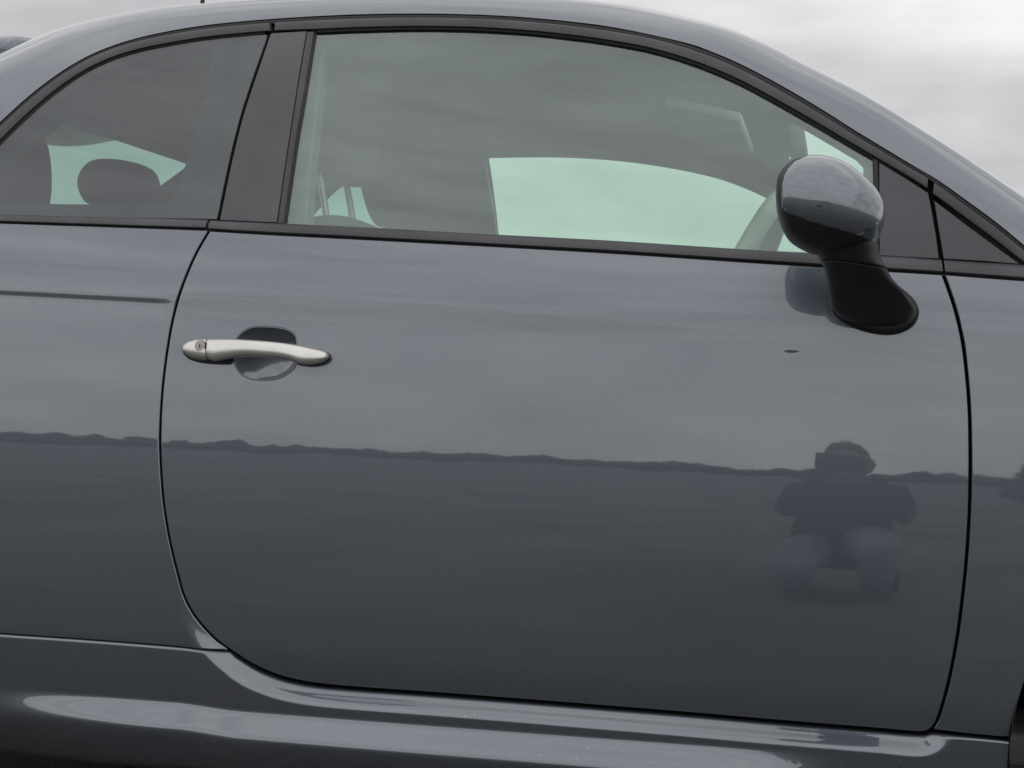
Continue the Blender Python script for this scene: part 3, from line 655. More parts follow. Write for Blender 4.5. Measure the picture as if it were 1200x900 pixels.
# rear spoiler over the tailgate, its end just in frame at top left
sp_ = [(atY(66, 40, .62) + (0, 0, -.075), (0, 0, 0.02), (0, .30, 0)), (atY(60, 38.5, .62) + (0, 0, -.075), (0, 0, 0.062), (0, .37, 0)), (atY(30, 41, .62) + (0, 0, -.078), (0, 0, 0.070), (0, .39, 0)), (atY(0, 46, .62) + (0, 0, -.078), (0, 0, 0.070), (0, .40, 0)), (atY(-60, 58, .62) + (0, 0, -.075), (0, 0, 0.065), (0, .40, 0)), (atY(-95, 66, .62) + (0, 0, -.07), (0, 0, 0.02), (0, .38, 0))]
loft('rear_spoiler', smooth_secs([(c + np.array([0, .19, 0]), a, b) for c, a, b in sp_]), M_PAINT, car, nseg=64, ex=2.1)
tube('antenna', [atY(237, 8, .81), atY(237.5, 0, .81), atY(226, -60, .84)], [0.0065, 0.0045, 0.003], M_RUBBER, car)

# bonnet, bumpers: outside the frame but part of the same car
def bonnet():
    V = []; nx, ny = 18, 20; xs = np.linspace(fb_w[-1][0] - 0.02, 1.2, nx)
    for x in xs:
        zt = np.interp(x, [fb_w[-1][0], .75, 1.05, 1.18, 1.2], [fb_w[-1][1] + .002, .865, .785, .665, .64]); y0 = -float(lower(x, zt))
        for k in range(ny + 1):
            u = k / ny; s = 1 - abs(2 * u - 1) ** 2.5; V.append((x + 0.12 * s * (x > 0.4) * (x - .4), y0 + 2 * (YC - y0) * u, zt + 0.07 * s))
    f = [(a * (ny + 1) + b, (a + 1) * (ny + 1) + b, (a + 1) * (ny + 1) + b + 1, a * (ny + 1) + b + 1) for a in range(nx - 1) for b in range(ny)]
    link('bonnet', mesh('bonnet', V, f), M_PAINT, car)
bonnet()
def bumper(name, x, sgn, z0, z1):
    V = []; n = 24; zs = np.linspace(z0, z1, 10)
    for z in zs:
        y0 = -float(lower(x, z)) 
        for k in range(n + 1):
            u = k / n; s = 1 - abs(2 * u - 1) ** 2.2; V.append((x + sgn * (0.16 * s + 0.03 * math.sin((z - z0) / (z1 - z0) * math.pi)), y0 + 2 * (YC - y0) * u, z))
    f = [(a * (n + 1) + b, a * (n + 1) + b + 1, (a + 1) * (n + 1) + b + 1, (a + 1) * (n + 1) + b) for a in range(9) for b in range(n)]
    link(name, mesh(name, V, f), M_PAINT, car)
bumper('front_bumper', 1.19, 1, 0.2, 0.68); bumper('rear_bumper', -2.31, -1, 0.22, 0.72)

# wheels with liners
def wheel(cx, y):
    tr_ = bpy.data.objects.new('wheel', None); S.collection.objects.link(tr_); tr_.parent = car; tr_.location = (0, 0, 0)
    prof = [(0.20, -0.085), (0.265, -0.09), (0.283, -0.075), (0.288, -0.04), (0.288, 0.04), (0.283, 0.075), (0.265, 0.09), (0.20, 0.085)]
    def rev(name, pr, m, n=64):
        V = []; k = len(pr)
        for i in range(n):
            t = 2 * math.pi * i / n
            for r_, w_ in pr: V.append((cx + r_ * math.cos(t), y + w_, 0.29 + r_ * math.sin(t)))
        f = [(i * k + j, i * k + (j + 1) % k, ((i + 1) % n) * k + (j + 1) % k, ((i + 1) % n) * k + j) for i in range(n) for j in range(k)]
        me = mesh(name, V, f); bm = bmesh.new(); bm.from_mesh(me); bmesh.ops.recalc_face_normals(bm, faces=bm.faces); bm.to_mesh(me); bm.free()
        return link(name, me, m, tr_, smooth=R(35))
    rev('tyre', prof, M_TYRE); rev('rim', [(0.203, -0.07), (0.19, -0.08), (0.18, -0.05), (0.17, 0.05), (0.2, 0.06)], M_SILVER)
    for k in range(7):
        a = 2 * math.pi * k / 7; c = Vector((math.cos(a), 0, math.sin(a))); p0 = Vector((cx, y - 0.045, 0.29))
        tube('spoke', [p0 + c * 0.02, p0 + c * 0.10 + Vector((0, -0.008, 0)), p0 + c * 0.185 + Vector((0, -0.01, 0))], [0.02, 0.016, 0.018], M_SILVER, tr_)
for cx in (FX, AX):
    for y in (0.12, 2 * YC - 0.12): wheel(cx, y)
def liner(cx, cz, r0):
    V = []; n = 40
    for i in range(n + 1):
        t = -0.25 + (math.pi + 0.5) * i / n; c, s = math.cos(t), math.sin(t)
        for rr, y in ((r0 + 0.004, 0.018), (r0 + 0.012, 0.05), (r0 + 0.012, 0.34), (0.05, 0.345)): V.append((cx + rr * c, y, cz + rr * s))
    f = [(i * 4 + j, i * 4 + j + 1, (i + 1) * 4 + j + 1, (i + 1) * 4 + j) for i in range(n) for j in range(3)]
    far(link('wheel_arch_liner', mesh('wheel_arch_liner', V, f), M_BLACK, car))
liner(FX, FZ, FR); liner(AX, AZ, AR)

# ------------------------------------------------------------------ inner trim with window openings
it_out = XZ(cut(shift(ARC_TOP, 2), -58, 1236) + [(1200, 330), (1105, 320), (700, 296), (245, 272), (-60, 262)], upper)
wh = XZ([q for q in cut(shift(ARC_BOT, 4), 384, 1006)] + [(1012, 183 + 4), (1014, 310), (720, 300), (570, 292)] + spline([(346, 285), (352, 200), (362, 110), (367, 66), (370, 50), (375, 43), (384, 40.5)], 6)[:-1], upper)
wh = [q for q in wh]
qh = XZ(spline([(235, 66), (228, 100), (214, 150), (196, 215), (190, 246)], 8) + [(0, 247), (-54, 246)] + spline([(-50, 230), (-18, 194), (0, 177), (33, 147), (67, 120), (100, 99), (133, 85), (167, 76), (200, 69), (235, 66)], 8)[:-1], upper)
far(panel('cabin_trim', it_out, upper, M_INTER, car, off=-0.045, gap=0.0, r=0.006, depth=0.03, step=0.04, holes=[wh, qh], back=True))
dz_in = [(-1.5, 0.30), (0.20, 0.30), (0.20, 0.93), (-1.5, 1.0)]
far(panel('door_card', dz_in, lower, M_INTER, car, off=-0.09, gap=0, r=0.004, depth=0.02, step=0.06))
rbox('cabin_floor', (-0.9, YC, 0.27), (2.9, 1.36, 0.05), M_INTER, car, 0.01)
rbox('parcel_shelf', (-1.85, YC, 0.90), (0.45, 1.25, 0.03), M_INTER, car, 0.01)

# seats: backrest, cushion, headrest, posts ----------------------------
def seat(yc, xh, zh):
    st = bpy.data.objects.new('front_seat', None); S.collection.objects.link(st); st.parent = car
    V3 = lambda x, z: np.array([xh + x, yc, zh + z])
    # headrest: rounded pad leaning back
    loft('headrest', smooth_secs([(V3(0.020, -0.115), (0.02, 0, 0), (0, 0.06, 0)), (V3(0.017, -0.108), (0.045, 0, 0), (0, 0.11, 0)), (V3(0.010, -0.06), (0.060, 0, 0), (0, 0.135, 0)), (V3(0.000, 0.0), (0.064, 0, 0), (0, 0.14, 0)), (V3(-0.012, 0.06), (0.054, 0, 0), (0, 0.13, 0)), (V3(-0.02, 0.10), (0.034, 0, 0), (0, 0.10, 0)), (V3(-0.022, 0.112), (0.01, 0, 0), (0, 0.05, 0))]), M_SEAT, st, ex=2.6)
    for s in (-1, 1):
        tube('headrest_post', [V3(-0.005, -0.08) + (0, s * 0.075, 0), V3(0.012, -0.15) + (0, s * 0.075, 0), V3(0.03, -0.24) + (0, s * 0.075, 0)], 0.0065, M_SILVER2, st)
    loft('backrest', smooth_secs([(V3(0.14, -0.70), (0.10, 0, 0.02), (0, 0.22, 0)), (V3(0.10, -0.50), (0.09, 0, 0.02), (0, 0.24, 0)), (V3(0.05, -0.32), (0.075, 0, 0.01), (0, 0.235, 0)), (V3(0.03, -0.225), (0.062, 0, 0.01), (0, 0.20, 0)), (V3(0.025, -0.205), (0.05, 0, 0.01), (0, 0.16, 0)), (V3(0.023, -0.198), (0.02, 0, 0), (0, 0.08, 0))]), M_SEAT, st, ex=2.8)
    rbox('seat_cushion', (xh + 0.36, yc, zh - 0.76), (0.50, 0.46, 0.14), M_SEAT, st, 0.05)
hp = atY(402, 142, 0.44); seat(0.44, hp[0] - 0.018, hp[2] + 0.005); seat(1.18, hp[0] - 0.135, hp[2] + 0.005)
def rear_headrest(px, py, Y, sx, sz):
    c = atY(px, py, Y)
    o = loft('rear_headrest', smooth_secs([(c + (0.0, 0, -sz), (sx * .4, 0, 0), (0, .05, 0)), (c + (0, 0, -sz * .85), (sx * .85, 0, 0), (0, .09, 0)), (c, (sx, 0, 0), (0, .12, 0)), (c + (0.005, 0, sz * .8), (sx * .75, 0, 0), (0, .10, 0)), (c + (0.005, 0, sz), (sx * .2, 0, 0), (0, .04, 0))]), M_SEAT, car)
    return o
rear_headrest(140, 217, 1.12, 0.085, 0.055); rear_headrest(0, 215, 0.50, 0.085, 0.13)
rbox('rear_seat', (-1.45, YC, 0.62), (0.22, 1.2, 0.56), M_SEAT, car, 0.06, rot=(0, R(-14), 0))

# steering wheel, dashboard, sun visor, rear view mirror
def steering():
    sw = bpy.data.objects.new('steering_wheel', None); S.collection.objects.link(sw); sw.parent = car
    a = atY(918, 232, 0.42); b = np.array([0, 0, 0])
    ax = np.array([-0.42, 0.0, -0.0]); tilt = R(24)
    up_ = np.array([math.sin(tilt), 0, math.cos(tilt)]); sd_ = np.array([0, 1.0, 0]); c = a - up_ * 0.185
    pts = [c + up_ * 0.18 * math.cos(t) + sd_ * 0.18 * math.sin(t) for t in np.linspace(0, 2 * math.pi, 48, endpoint=False)]
    tube('rim', pts, 0.017, M_WHEELTRIM, sw, 12, closed=True)
    nrm = np.cross(up_, sd_); nrm /= np.linalg.norm(nrm); nrm = nrm if nrm[0] < 0 else -nrm
    hb = c - nrm * 0.03
    loft('hub', smooth_secs([(hb - nrm * .02, up_ * .05, sd_ * .05), (hb, up_ * .075, sd_ * .085), (hb + nrm * .02, up_ * .06, sd_ * .07), (hb + nrm * .024, up_ * .02, sd_ * .02)]), M_INTER, sw)
    for ang in (90, -90, 180, 150, -150):
        t = R(ang); tube('spoke', [hb + (up_ * math.cos(t) + sd_ * math.sin(t)) * 0.05, c - nrm * .012 + (up_ * math.cos(t) + sd_ * math.sin(t)) * 0.12, c + (up_ * math.cos(t) + sd_ * math.sin(t)) * 0.175], [0.02, 0.013, 0.013], M_WHEELTRIM, sw)
    tube('column', [hb - nrm * -0.0, hb - nrm * 0.12, hb - nrm * 0.3], [0.045, 0.05, 0.05], M_INTER, sw)
steering()
rbox('dashboard', (0.36, YC, 0.80), (0.46, 1.30, 0.24), M_INTER, car, 0.07)
v_ = atY(830, 140, 0.55); rbox('sun_visor', (v_[0], 0.62, v_[2]), (0.14, 0.34, 0.018), M_FABRIC, car, 0.008, rot=(0, R(14), 0))
v_ = atY(935, 172, 0.81); rbox('rear_view_mirror', (v_[0], YC, v_[2]), (0.035, 0.22, 0.06), M_INTER, car, 0.012, rot=(0, R(-10), 0)); 

# ------------------------------------------------------------------ mirror the side onto the far side of the car
for o in NEAR:
    c = o.copy(); S.collection.objects.link(c); c.parent = car; c.scale = (1, -1, 1); c.location = (0, 2 * YC, 0)
    for ch in o.children:
        if ch.name.startswith('paint_chip'): continue
        d = ch.copy(); S.collection.objects.link(d); d.parent = c

# ------------------------------------------------------------------ door handle
hd = None
def hsec(x, yt, yb, oc, hd_):
    a = P(x, yt, lower, oc); b = P(x, yb, lower, oc); C = (a + b) / 2; return (C, (a - b) / 2, np.array([0, -hd_, 0]))
grip = [hsec(244, 397, 421, 0.013, 0.010), hsec(252, 396.8, 423.5, 0.014, 0.012), hsec(264, 396.8, 421.6, 0.017, 0.012), hsec(276, 397.2, 419.5, 0.021, 0.011), hsec(290, 398, 418, 0.025, 0.0105), hsec(311, 399.4, 419, 0.027, 0.0105), hsec(330, 401.3, 420.5, 0.025, 0.0105), hsec(342, 403, 423.2, 0.021, 0.011), hsec(354, 405, 427.5, 0.016, 0.0115), hsec(368, 408, 427.5, 0.012, 0.011), hsec(378, 410.5, 425, 0.010, 0.009), hsec(383, 413, 421.5, 0.009, 0.006), hsec(385, 415.5, 418.5, 0.008, 0.002)]
handle = loft('door_handle', smooth_secs(grip), M_SILVER, car, ex=2.5)
esc = [hsec(213.8, 408, 409.8, 0.006, 0.002), hsec(216, 403.5, 413.5, 0.007, 0.006), hsec(222, 399.5, 418, 0.009, 0.010), hsec(230, 397.3, 421, 0.011, 0.0115), hsec(238, 396.8, 422.3, 0.0125, 0.0120), hsec(243, 396.8, 422.5, 0.013, 0.0115)]
loft('lock_cover', smooth_secs(esc), M_SILVER, handle, ex=2.5)
lc = P(234, 405.3, lower, 0.0254)
def disc(name, c, r_, h, m, parent, n=32, rr=0.0012):
    secs = [(c + (0, h, 0), (r_, 0, 0), (0, 0, r_)), (c + (0, rr, 0), (r_, 0, 0), (0, 0, r_)), (c, (r_ - rr, 0, 0), (0, 0, r_ - rr))]
    return loft(name, secs, m, parent, n, 2.0, True, R(35))
disc('lock_ring', lc + (0, .0012, 0), 0.0092, 0.006, M_BLACK, handle); disc('lock_cylinder', lc, 0.0084, 0.006, M_SILVER2, handle)
rbox('key_slot', tuple(lc + (0, -0.0002, 0)), (0.0012, 0.001, 0.0060), M_BLACK, handle, 0)
def gasket(pts, name='handle_gasket'):
    w_ = XZ(spline(pts + pts[:1], 3)[:-1], lower); return panel(name, w_, lower, M_RUBBER, handle, off=0.0022, gap=0, r=0.0015, depth=0.003, step=0.006)
gasket([(213, 407), (222, 403), (240, 400), (262, 402), (273, 410), (274, 421), (272, 426.5), (262, 427.3), (245, 426.5), (232, 424.5), (221, 420.5), (215, 414)])
gasket([(352, 410), (366, 408.8), (380, 411.3), (386.3, 415), (386.7, 419.5), (382, 425), (370, 429), (358, 429.3), (349, 427), (347, 418)])
# thin lip round the recess
rl = np.array(clean(rec_w)); cl = rl.mean(0)
tube('recess_lip', [(q[0], -(float(lower(*q)) - 0.001), q[1]) for q in rl], 0.0010, M_PAINT, handle, 8, closed=True)

# ------------------------------------------------------------------ door mirror
mir = bpy.data.objects.new('side_mirror', None); S.collection.objects.link(mir); mir.parent = car
YM = -0.175
def msec(x, yt, yb, Y, hd_, k=1.0):
    a = atY(x, yt, Y); b = atY(x, yb, Y); return ((a + b) / 2, (a - b) / 2, np.array([0, -hd_, 0]))
head = [msec(910.6, 226, 242, YM, .030), msec(911.8, 214, 255, YM, .056), msec(916, 203.5, 268, YM, .074), msec(924, 194.5, 281.5, YM, .086), msec(935, 187.5, 290, YM, .092), msec(950, 184.7, 297, YM, .095), msec(966, 185.2, 299, YM, .095), msec(983, 189.5, 300, YM, .091), msec(999, 198, 298, YM, .084), msec(1013, 208.5, 293.5, YM, .073), msec(1025, 220, 285, YM, .058), msec(1033, 232, 273, YM, .040), msec(1036.8, 242, 262, YM, .022), msec(1037.8, 249, 255, YM, .008)]
head = smooth_secs(head, 5)
SPL = [(900, 238), (917, 246), (926, 255), (947, 263), (976, 271), (1004, 277), (1022, 282), (1034, 281), (1060, 279)]
sx_ = np.array([atY(a, b, YM - 0.05)[0] for a, b in SPL]); sz_ = np.array([atY(a, b, YM - 0.05)[2] for a, b in SPL])
def capside(p): return p[2] > np.interp(p[0], sx_, sz_) and p[0] > atY(918.5, 240, YM - .05)[0] + 0.35 * 0
# painted cap: a shell slightly proud of the black housing, cut exactly along the split line
def cut_shell(name, secs, m, scale, want_cap, nseg=96):
    V = []; ex = 2.35
    for C, a, b in secs:
        for k in range(nseg):
            t = 2 * math.pi * k / nseg; c, s = math.cos(t), math.sin(t)
            V.append(C + scale * (a * math.copysign(abs(c) ** (2 / ex), c) + b * math.copysign(abs(s) ** (2 / ex), s)))
    n = len(secs); Fc = [(i * nseg + k, i * nseg + (k + 1) % nseg, (i + 1) * nseg + (k + 1) % nseg, (i + 1) * nseg + k) for i in range(n - 1) for k in range(nseg)]
    for i, rev in ((0, True), (n - 1, False)):
        c = len(V); V.append(np.array(secs[i][0], float))
        for k in range(nseg): j = (k + 1) % nseg; Fc.append((c, i * nseg + j, i * nseg + k) if rev else (c, i * nseg + k, i * nseg + j))
    me = mesh(name, V, Fc); bm = bmesh.new(); bm.from_mesh(me); bmesh.ops.recalc_face_normals(bm, faces=bm.faces)
    if want_cap:
        # slice along the split polyline (surface is a curtain in Y) and the rim plane
        for a in range(len(sx_) - 1):
            dx, dz = sx_[a + 1] - sx_[a], sz_[a + 1] - sz_[a]
            seg = [f for f in bm.faces if sx_[a] - .002 <= f.calc_center_median().x <= sx_[a + 1] + .002]
            g = set(seg); ge = {e for f in seg for e in f.edges}; gv = {v for f in seg for v in f.verts}
            bmesh.ops.bisect_plane(bm, geom=list(g) + list(ge) + list(gv), plane_co=(sx_[a], 0, sz_[a]), plane_no=(-dz, 0, dx))
        RIM = [(918.5, 330), (918, 262), (917.3, 240), (918, 226), (920.5, 213), (925, 203.5), (932, 195), (941, 188.5), (950, 184), (960, 179)]
        rp = np.array([atY(a, b, YM - .03) for a, b in RIM]); rx, rz = rp[:, 0], rp[:, 2]
        for a in range(len(rx) - 1):
            dx, dz = rx[a + 1] - rx[a], rz[a + 1] - rz[a]
            seg = [f for f in bm.faces if rz[a] - .002 <= f.calc_center_median().z <= rz[a + 1] + .002 and f.calc_center_median().x < rx[-1] + .01]
            bmesh.ops.bisect_plane(bm, geom=seg + list({e for f in seg for e in f.edges}) + list({v for f in seg for v in f.verts}), plane_co=(rx[a], 0, rz[a]), plane_no=(-dz, 0, dx))
        def gone(f):
            c = f.calc_center_median()
            return c.z < np.interp(c.x, sx_, sz_) or c.x < np.interp(c.z, rz, rx)
        dele = [f for f in bm.faces if gone(f)]
        bmesh.ops.delete(bm, geom=dele, context='FACES')
    bm.to_mesh(me); bm.free(); return link(name, me, m, mir, smooth=True)
cut_shell('mirror_housing', head, M_MIRROR, 0.982, False)
cap = cut_shell('mirror_cap', head, M_PAINT, 1.0, True)
sm = cap.modifiers.new('thick', 'SOLIDIFY'); sm.thickness = 0.0015; sm.offset = -1
gl = [msec(910.9, 200, 270, YM, .07)]
gc, ga, gb = gl[0]; loft('mirror_glass', [(gc + (0.010, 0, 0), ga * .8, gb * .9), (gc + (0.0035, 0, 0), ga * .8, gb * .9)], M_CHROME, mir, 48, 2.3, True, R(35))
def asec(y, xl, xr, Y, hd_, dy=4):
    a = atY(xl, y - dy, Y); b = atY(xr, y + dy, Y); return ((a + b) / 2, (b - a) / 2, np.array([0, -hd_, 0]))
neck = smooth_secs([asec(272, 945, 1024, YM + .01, .07, 3), asec(288, 950, 1029, YM + .015, .062, 3), asec(300, 956, 1033, YM + .02, .056, 4), asec(311.5, 962, 1040, YM + .025, .052, 5)])
loft('mirror_neck', neck, M_MIRROR, mir, 48, 2.4)
arm = smooth_secs([asec(313, 962.5, 1040.5, YM + .028, .051, 5), asec(322, 966, 1045.5, YM + .04, .050, 5), asec(336, 969.5, 1057, YM + .065, .052, 4), asec(350, 972, 1066, YM + .10, .055, 3), asec(361, 975, 1071, YM + .13, .055, 1), asec(369, 982, 1070, YM + .15, .05, 0), asec(376, 994, 1062, YM + .165, .04, 0), asec(381, 1010, 1048, YM + .175, .02, 0)])
loft('mirror_arm', arm, M_MIRROR, mir, 48, 2.4)
foot = XZ(spline([(972, 344), (973, 360), (981, 372), (1002, 384), (1032, 391.5), (1054, 390), (1071, 380.5), (1077.5, 367), (1074, 354), (1063, 342), (1045, 330), (1015, 325), (985, 330), (972, 344)], 3)[:-1], lower, 0.012)
panel('mirror_foot', foot, lower, M_MIRROR, mir, off=0.016, gap=0, r=0.011, depth=0.017, step=0.012)

# ------------------------------------------------------------------ horizon behind the camera: low hills, hedge line
def hills():
    V = []; Fc = []; n = 220
    for i in range(n + 1):
        t = math.pi * (1.0 + i / n) ; c, s = math.cos(t), math.sin(t)
        h = 3 + 1.2 * math.sin(i * 0.07) + 0.8 * math.sin(i * 0.19 + 1) + 0.5 * math.sin(i * 0.47)
        for rr, z in ((340, -0.5), (420, h * 0.45), (520, h * 0.85), (600, h), (720, h * 0.6), (800, -1)): V.append((rr * c, rr * s, z))
    for i in range(n):
        for j in range(5): a = i * 6 + j; Fc.append((a, a + 1, a + 7, a + 6))
    tag(link('hills', mesh('hills', V, Fc), mat('hazy_hill', (0.045, 0.055, 0.060), 1.0, nscale=0.01, col2=(0.065, 0.075, 0.072), spec=0.0)), kind='structure')
hills()
def hedge():
    V = []; Fc = []; rng = random.Random(8)
    for i in range(2200):
        t = math.pi * (1.0 + rng.random()); rr = 170 + rng.random() * 50; big = rng.random() < 0.06
        sz = (1.3 + rng.random() * 0.9) * (1.5 if big else 1.0); cx, cy = rr * math.cos(t), rr * math.sin(t)
        b = len(V)
        for k in range(6):
            for q in range(4):
                a1 = 2 * math.pi * k / 6; zz = (0, .45, .8, 1)[q]; rd = (.9, 1.15, .8, .15)[q] * sz * (0.8 + .4 * rng.random()); V.append((cx + rd * math.cos(a1), cy + rd * math.sin(a1), zz * sz * (0.9 + 0.3 * rng.random())))
        for k in range(6):
            for q in range(3): Fc.append((b + k * 4 + q, b + ((k + 1) % 6) * 4 + q, b + ((k + 1) % 6) * 4 + q + 1, b + k * 4 + q + 1))
    tag(link('hedge_line', mesh('hedge_line', V, Fc), mat('hedge_green', (0.045, 0.054, 0.045), 1.0, spec=0), smooth=False), 'dark far-off hedge line along the field behind the photographer', 'hedge', kind='stuff')
hedge()

def shrub(cx, cy, h, w_, label, seed):
    rng = random.Random(seed); root = bpy.data.objects.new('shrub', None); S.collection.objects.link(root); root.location = (0, 0, 0)
    tag(root, label, 'shrub', 'shrubs behind the photographer')
    V = []; Fc = []
    for i in range(1600):
        a = rng.random() * 2 * math.pi; u = rng.random(); r_ = w_ * math.sqrt(rng.random()) * (0.55 + 0.45 * math.sin(u * math.pi)); z = 0.15 + h * u * (1 - 0.35 * (r_ / w_) ** 2)
        c = Vector((cx + r_ * math.cos(a), cy + r_ * math.sin(a), z)); d = Vector((rng.gauss(0, 1), rng.gauss(0, 1), rng.gauss(0, 1))).normalized(); e = d.cross(Vector((rng.gauss(0, 1), rng.gauss(0, 1), rng.gauss(0, 1)))).normalized(); q = 0.05 + 0.06 * rng.random()
        b = len(V); V += [c - d * q, c + e * q * .5, c + d * q, c - e * q * .5]; Fc.append((b, b + 1, b + 2, b + 3))
    link('foliage', mesh('foliage', V, Fc), M_LEAF, root, smooth=False)
    for k in range(4): tube('branch', [(cx, cy, 0), (cx + rng.uniform(-.2, .2) * w_, cy + rng.uniform(-.2, .2) * w_, h * .4), (cx + rng.uniform(-.6, .6) * w_, cy + rng.uniform(-.6, .6) * w_, h * .85)], [.035, .022, .008], M_BARK, root, 6)
M_LEAF = mat('shrub_leaf', (0.035, 0.045, 0.025), 0.8, noise=0.4, nscale=3); M_BARK = mat('shrub_bark', (0.09, 0.07, 0.05), 0.9)
shrub(2.9, -14.0, 1.0, 0.7, 'lower rounded dark shrub nearer the door edge, mirrored in the front wing', 1)
shrub(3.9, -12.0, 1.1, 1.0, 'tallest wide dark shrub, mirrored at the wheel arch of the front wing', 2)

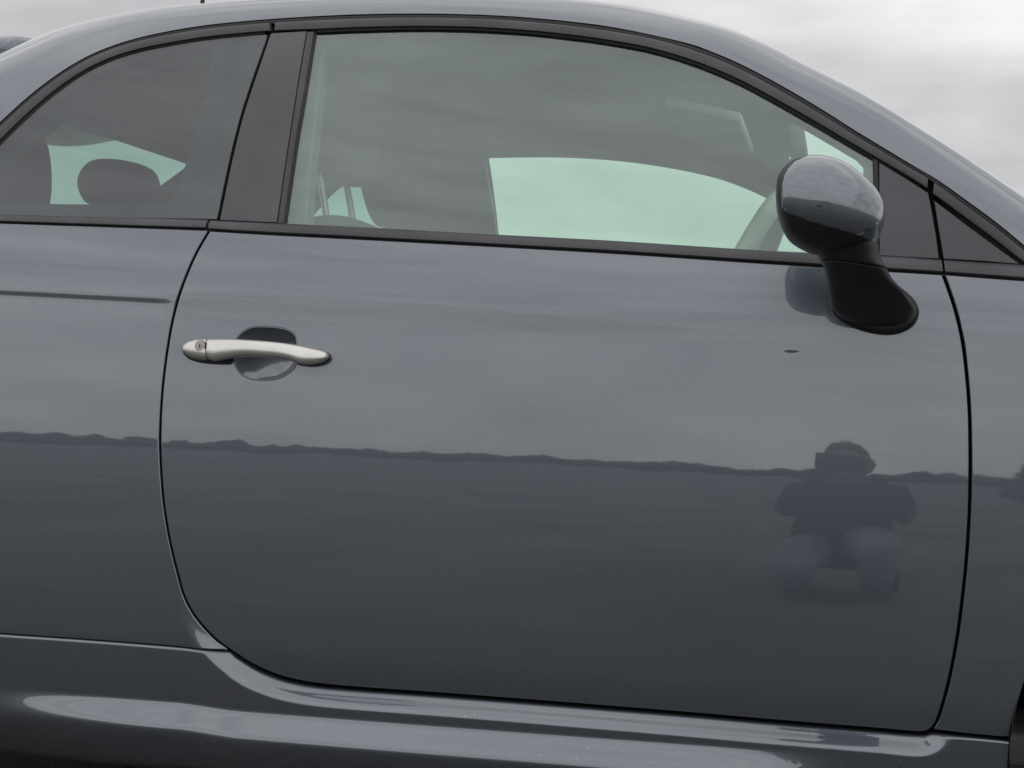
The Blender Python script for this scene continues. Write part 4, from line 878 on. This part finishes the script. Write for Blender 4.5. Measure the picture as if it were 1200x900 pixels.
# ------------------------------------------------------------------ the photographer, seen only as a reflection in the door
def skin_obj(name, verts, edges, radii, m, parent, root=0, sub=2):
    me = bpy.data.meshes.new(name); me.from_pydata([tuple(map(float, v)) for v in verts], edges, []); o = bpy.data.objects.new(name, me); S.collection.objects.link(o)
    me.materials.append(m); o.parent = parent
    sk = o.modifiers.new('skin', 'SKIN'); sb = o.modifiers.new('sub', 'SUBSURF'); sb.levels = sub; sb.render_levels = sub
    for i, r_ in enumerate(radii):
        sv = me.skin_vertices[0].data[i]; sv.radius = (r_, r_) if not hasattr(r_, '__len__') else r_; sv.use_root = (i == root)
    sk.use_smooth_shade = True
    return o
def person():
    M_JKT = mat('navy_jacket', (0.018, 0.022, 0.030), 0.9, noise=0.3, nscale=14); M_JEAN = mat('pale_jeans', (0.27, 0.31, 0.36), 0.95, noise=0.35, nscale=9, bump=1.0, bscale=25)
    M_SKIN = mat('skin', (0.42, 0.22, 0.16), 0.55); M_HAIR = mat('short_brown_hair', (0.05, 0.03, 0.025), 0.9); M_SHOE = mat('dark_shoe', (0.03, 0.03, 0.03), 0.6)
    x0, y0 = 0.05, -2.66
    pr = bpy.data.objects.new('person', None); S.collection.objects.link(pr); pr.location = (x0 * 0.17, 0, 0.0); pr.scale = (0.84, 1, 0.97)
    tag(pr, 'kneeling photographer in dark jacket and pale jeans, mirrored in the door', 'person')
    # body: pelvis, spine, chest, neck, arms, hands with fingers, legs
    v = [(x0, y0, .26), (x0, y0 + .05, .40), (x0, y0 + .12, .54), (x0, y0 + .17, .60), (x0, y0 + .20, .655)]; r = [(.20, .14), (.20, .13), (.22, .14), (.14, .10), (.06, .06)]; e = [(0, 1), (1, 2), (2, 3), (3, 4)]
    def chain(p, pts, rr):
        for q, k in zip(pts, rr): v.append(q); r.append(k); e.append((p, len(v) - 1)); p = len(v) - 1
        return p
    for s in (-1, 1):
        h_ = chain(2, [(x0 + s * .19, y0 + .13, .585), (x0 + s * .225, y0 + .19, .50), (x0 + s * .225, y0 + .26, .47), (x0 + s * .18, y0 + .34, .60), (x0 + s * .10, y0 + .385, .68), (x0 + s * .085, y0 + .40, .715)], [.075, .055, .048, .036, .027, .026])
        chain(0, [(x0 + s * .12, y0 + .04, .22), (x0 - (.07 if s > 0 else 0) + s * .17, y0 + .22, .23 if s < 0 else .31), (x0 - (.07 if s > 0 else 0) + s * .195, y0 + .38, .15 if s < 0 else .30), (x0 + s * .17, y0 + .22, .08), (x0 + s * .16, y0 - .02, .06), (x0 + s * .15, y0 - .14, .04)], [.10, .085, .066, .055, .042, .040])
    body = skin_obj('body', v, e, r, M_JKT, pr)
    for s in (-1, 1):
        dz_, dx_ = (0.0, 0.0) if s < 0 else (0.10, -0.07)
        # trouser legs as clothing over the body
        skin_obj('trouser_leg', [(x0 + s * .10, y0 + .05, .24), (x0 + dx_ + s * .16, y0 + .20, .25 + dz_), (x0 + dx_ + s * .195, y0 + .39, .17 + dz_ * 1.6), (x0 + dx_ + s * .19, y0 + .24, .08), (x0 + s * .16, y0 + .0, .07)], [(0, 1), (1, 2), (2, 3), (3, 4)], [.115, .115, .10, .07, .058], M_JEAN, pr)
        skin_obj('shoe', [(x0 + s * .16, y0 - .04, .06), (x0 + s * .15, y0 - .16, .05), (x0 + s * .15, y0 - .24, .035)], [(0, 1), (1, 2)], [.044, .046, .036], M_SHOE, pr)
        # hand: palm, four fingers, thumb
        w_ = np.array([x0 + s * .085, y0 + .40, .715]); hv = [w_, w_ + (-s * .02, .02, .03)]; he = [(0, 1)]; hr = [.026, .030]
        for k in range(4):
            b0 = w_ + (-s * .005, .030, .012 + .017 * k); b1 = b0 + (-s * (.030 + .003 * (k % 2)), .012, .004); b2 = b1 + (-s * .022, -.008, .002); n0 = len(hv)
            hv += [b0, b1, b2]; hr += [.010, .009, .008]; he += [(1, n0), (n0, n0 + 1), (n0 + 1, n0 + 2)]
        n0 = len(hv); hv += [w_ + (-s * .02, -.005, .0), w_ + (-s * .045, -.012, .012), w_ + (-s * .06, -.010, .018)]; hr += [.013, .010, .009]; he += [(0, n0), (n0, n0 + 1), (n0 + 1, n0 + 2)]
        skin_obj('hand', hv, he, hr, M_SKIN, pr, sub=1)
    # head with face
    hc = np.array([x0, y0 + .24, .765]); bm = bmesh.new(); bmesh.ops.create_uvsphere(bm, u_segments=32, v_segments=24, radius=1.0)
    for q in bm.verts:
        x, y, z = q.co; k = 1 - 0.22 * max(0, -z) - 0.05 * max(0, z)
        q.co = Vector((x * .076 * k, y * .098 * (1 - .1 * max(0, -z)), z * .118))
        if y > .6: q.co.y += 0.022 * math.exp(-((x / .16) ** 2 + ((z + .12) / .22) ** 2)) - 0.008 * (math.exp(-(((abs(x) - .38) / .16) ** 2 + ((z - .08) / .12) ** 2))) + 0.006 * math.exp(-((x / .3) ** 2 + ((z + .48) / .08) ** 2))
        q.co += Vector(hc)
    me = bpy.data.meshes.new('head'); bm.to_mesh(me); bm.free(); link('head', me, M_SKIN, pr)
    bm = bmesh.new(); bmesh.ops.create_uvsphere(bm, u_segments=32, v_segments=24, radius=1.0)
    dele = [q for q in bm.verts if q.co.z < (0.05 + 0.40 * q.co.y)]; bmesh.ops.delete(bm, geom=dele, context='VERTS')
    for q in bm.verts: q.co = Vector((q.co.x * .088, q.co.y * .106, min(q.co.z, .80) * .130)) + Vector(hc)
    me = bpy.data.meshes.new('hair'); bm.to_mesh(me); bm.free(); ho = link('hair', me, M_HAIR, pr); sm_ = ho.modifiers.new('t', 'SOLIDIFY'); sm_.thickness = .006
    for s in (-1, 1):
        loft('ear', [(hc + (s * .074, -.005, -.03), (.008, 0, 0), (0, .010, 0)), (hc + (s * .082, -.008, 0), (.010, 0, 0), (0, .018, 0)), (hc + (s * .078, -.006, .028), (.006, 0, 0), (0, .012, 0))], M_SKIN, pr, 12, 2)
        loft('eye', [(hc + (s * .030, .082, .008), (.011, 0, 0), (0, 0, .009)), (hc + (s * .030, .090, .008), (.006, 0, 0), (0, 0, .005))], mat('eye_white', (.7, .7, .68), .2), pr, 12, 2)
person()
ph = rbox('phone', (0.028, -2.185, 0.735), (0.150, 0.008, 0.072), mat('black_phone_glass', (0.01, 0.01, 0.012), 0.15), None, 0.003)
tag(ph, 'black phone held sideways in both hands of the kneeling photographer', 'phone')
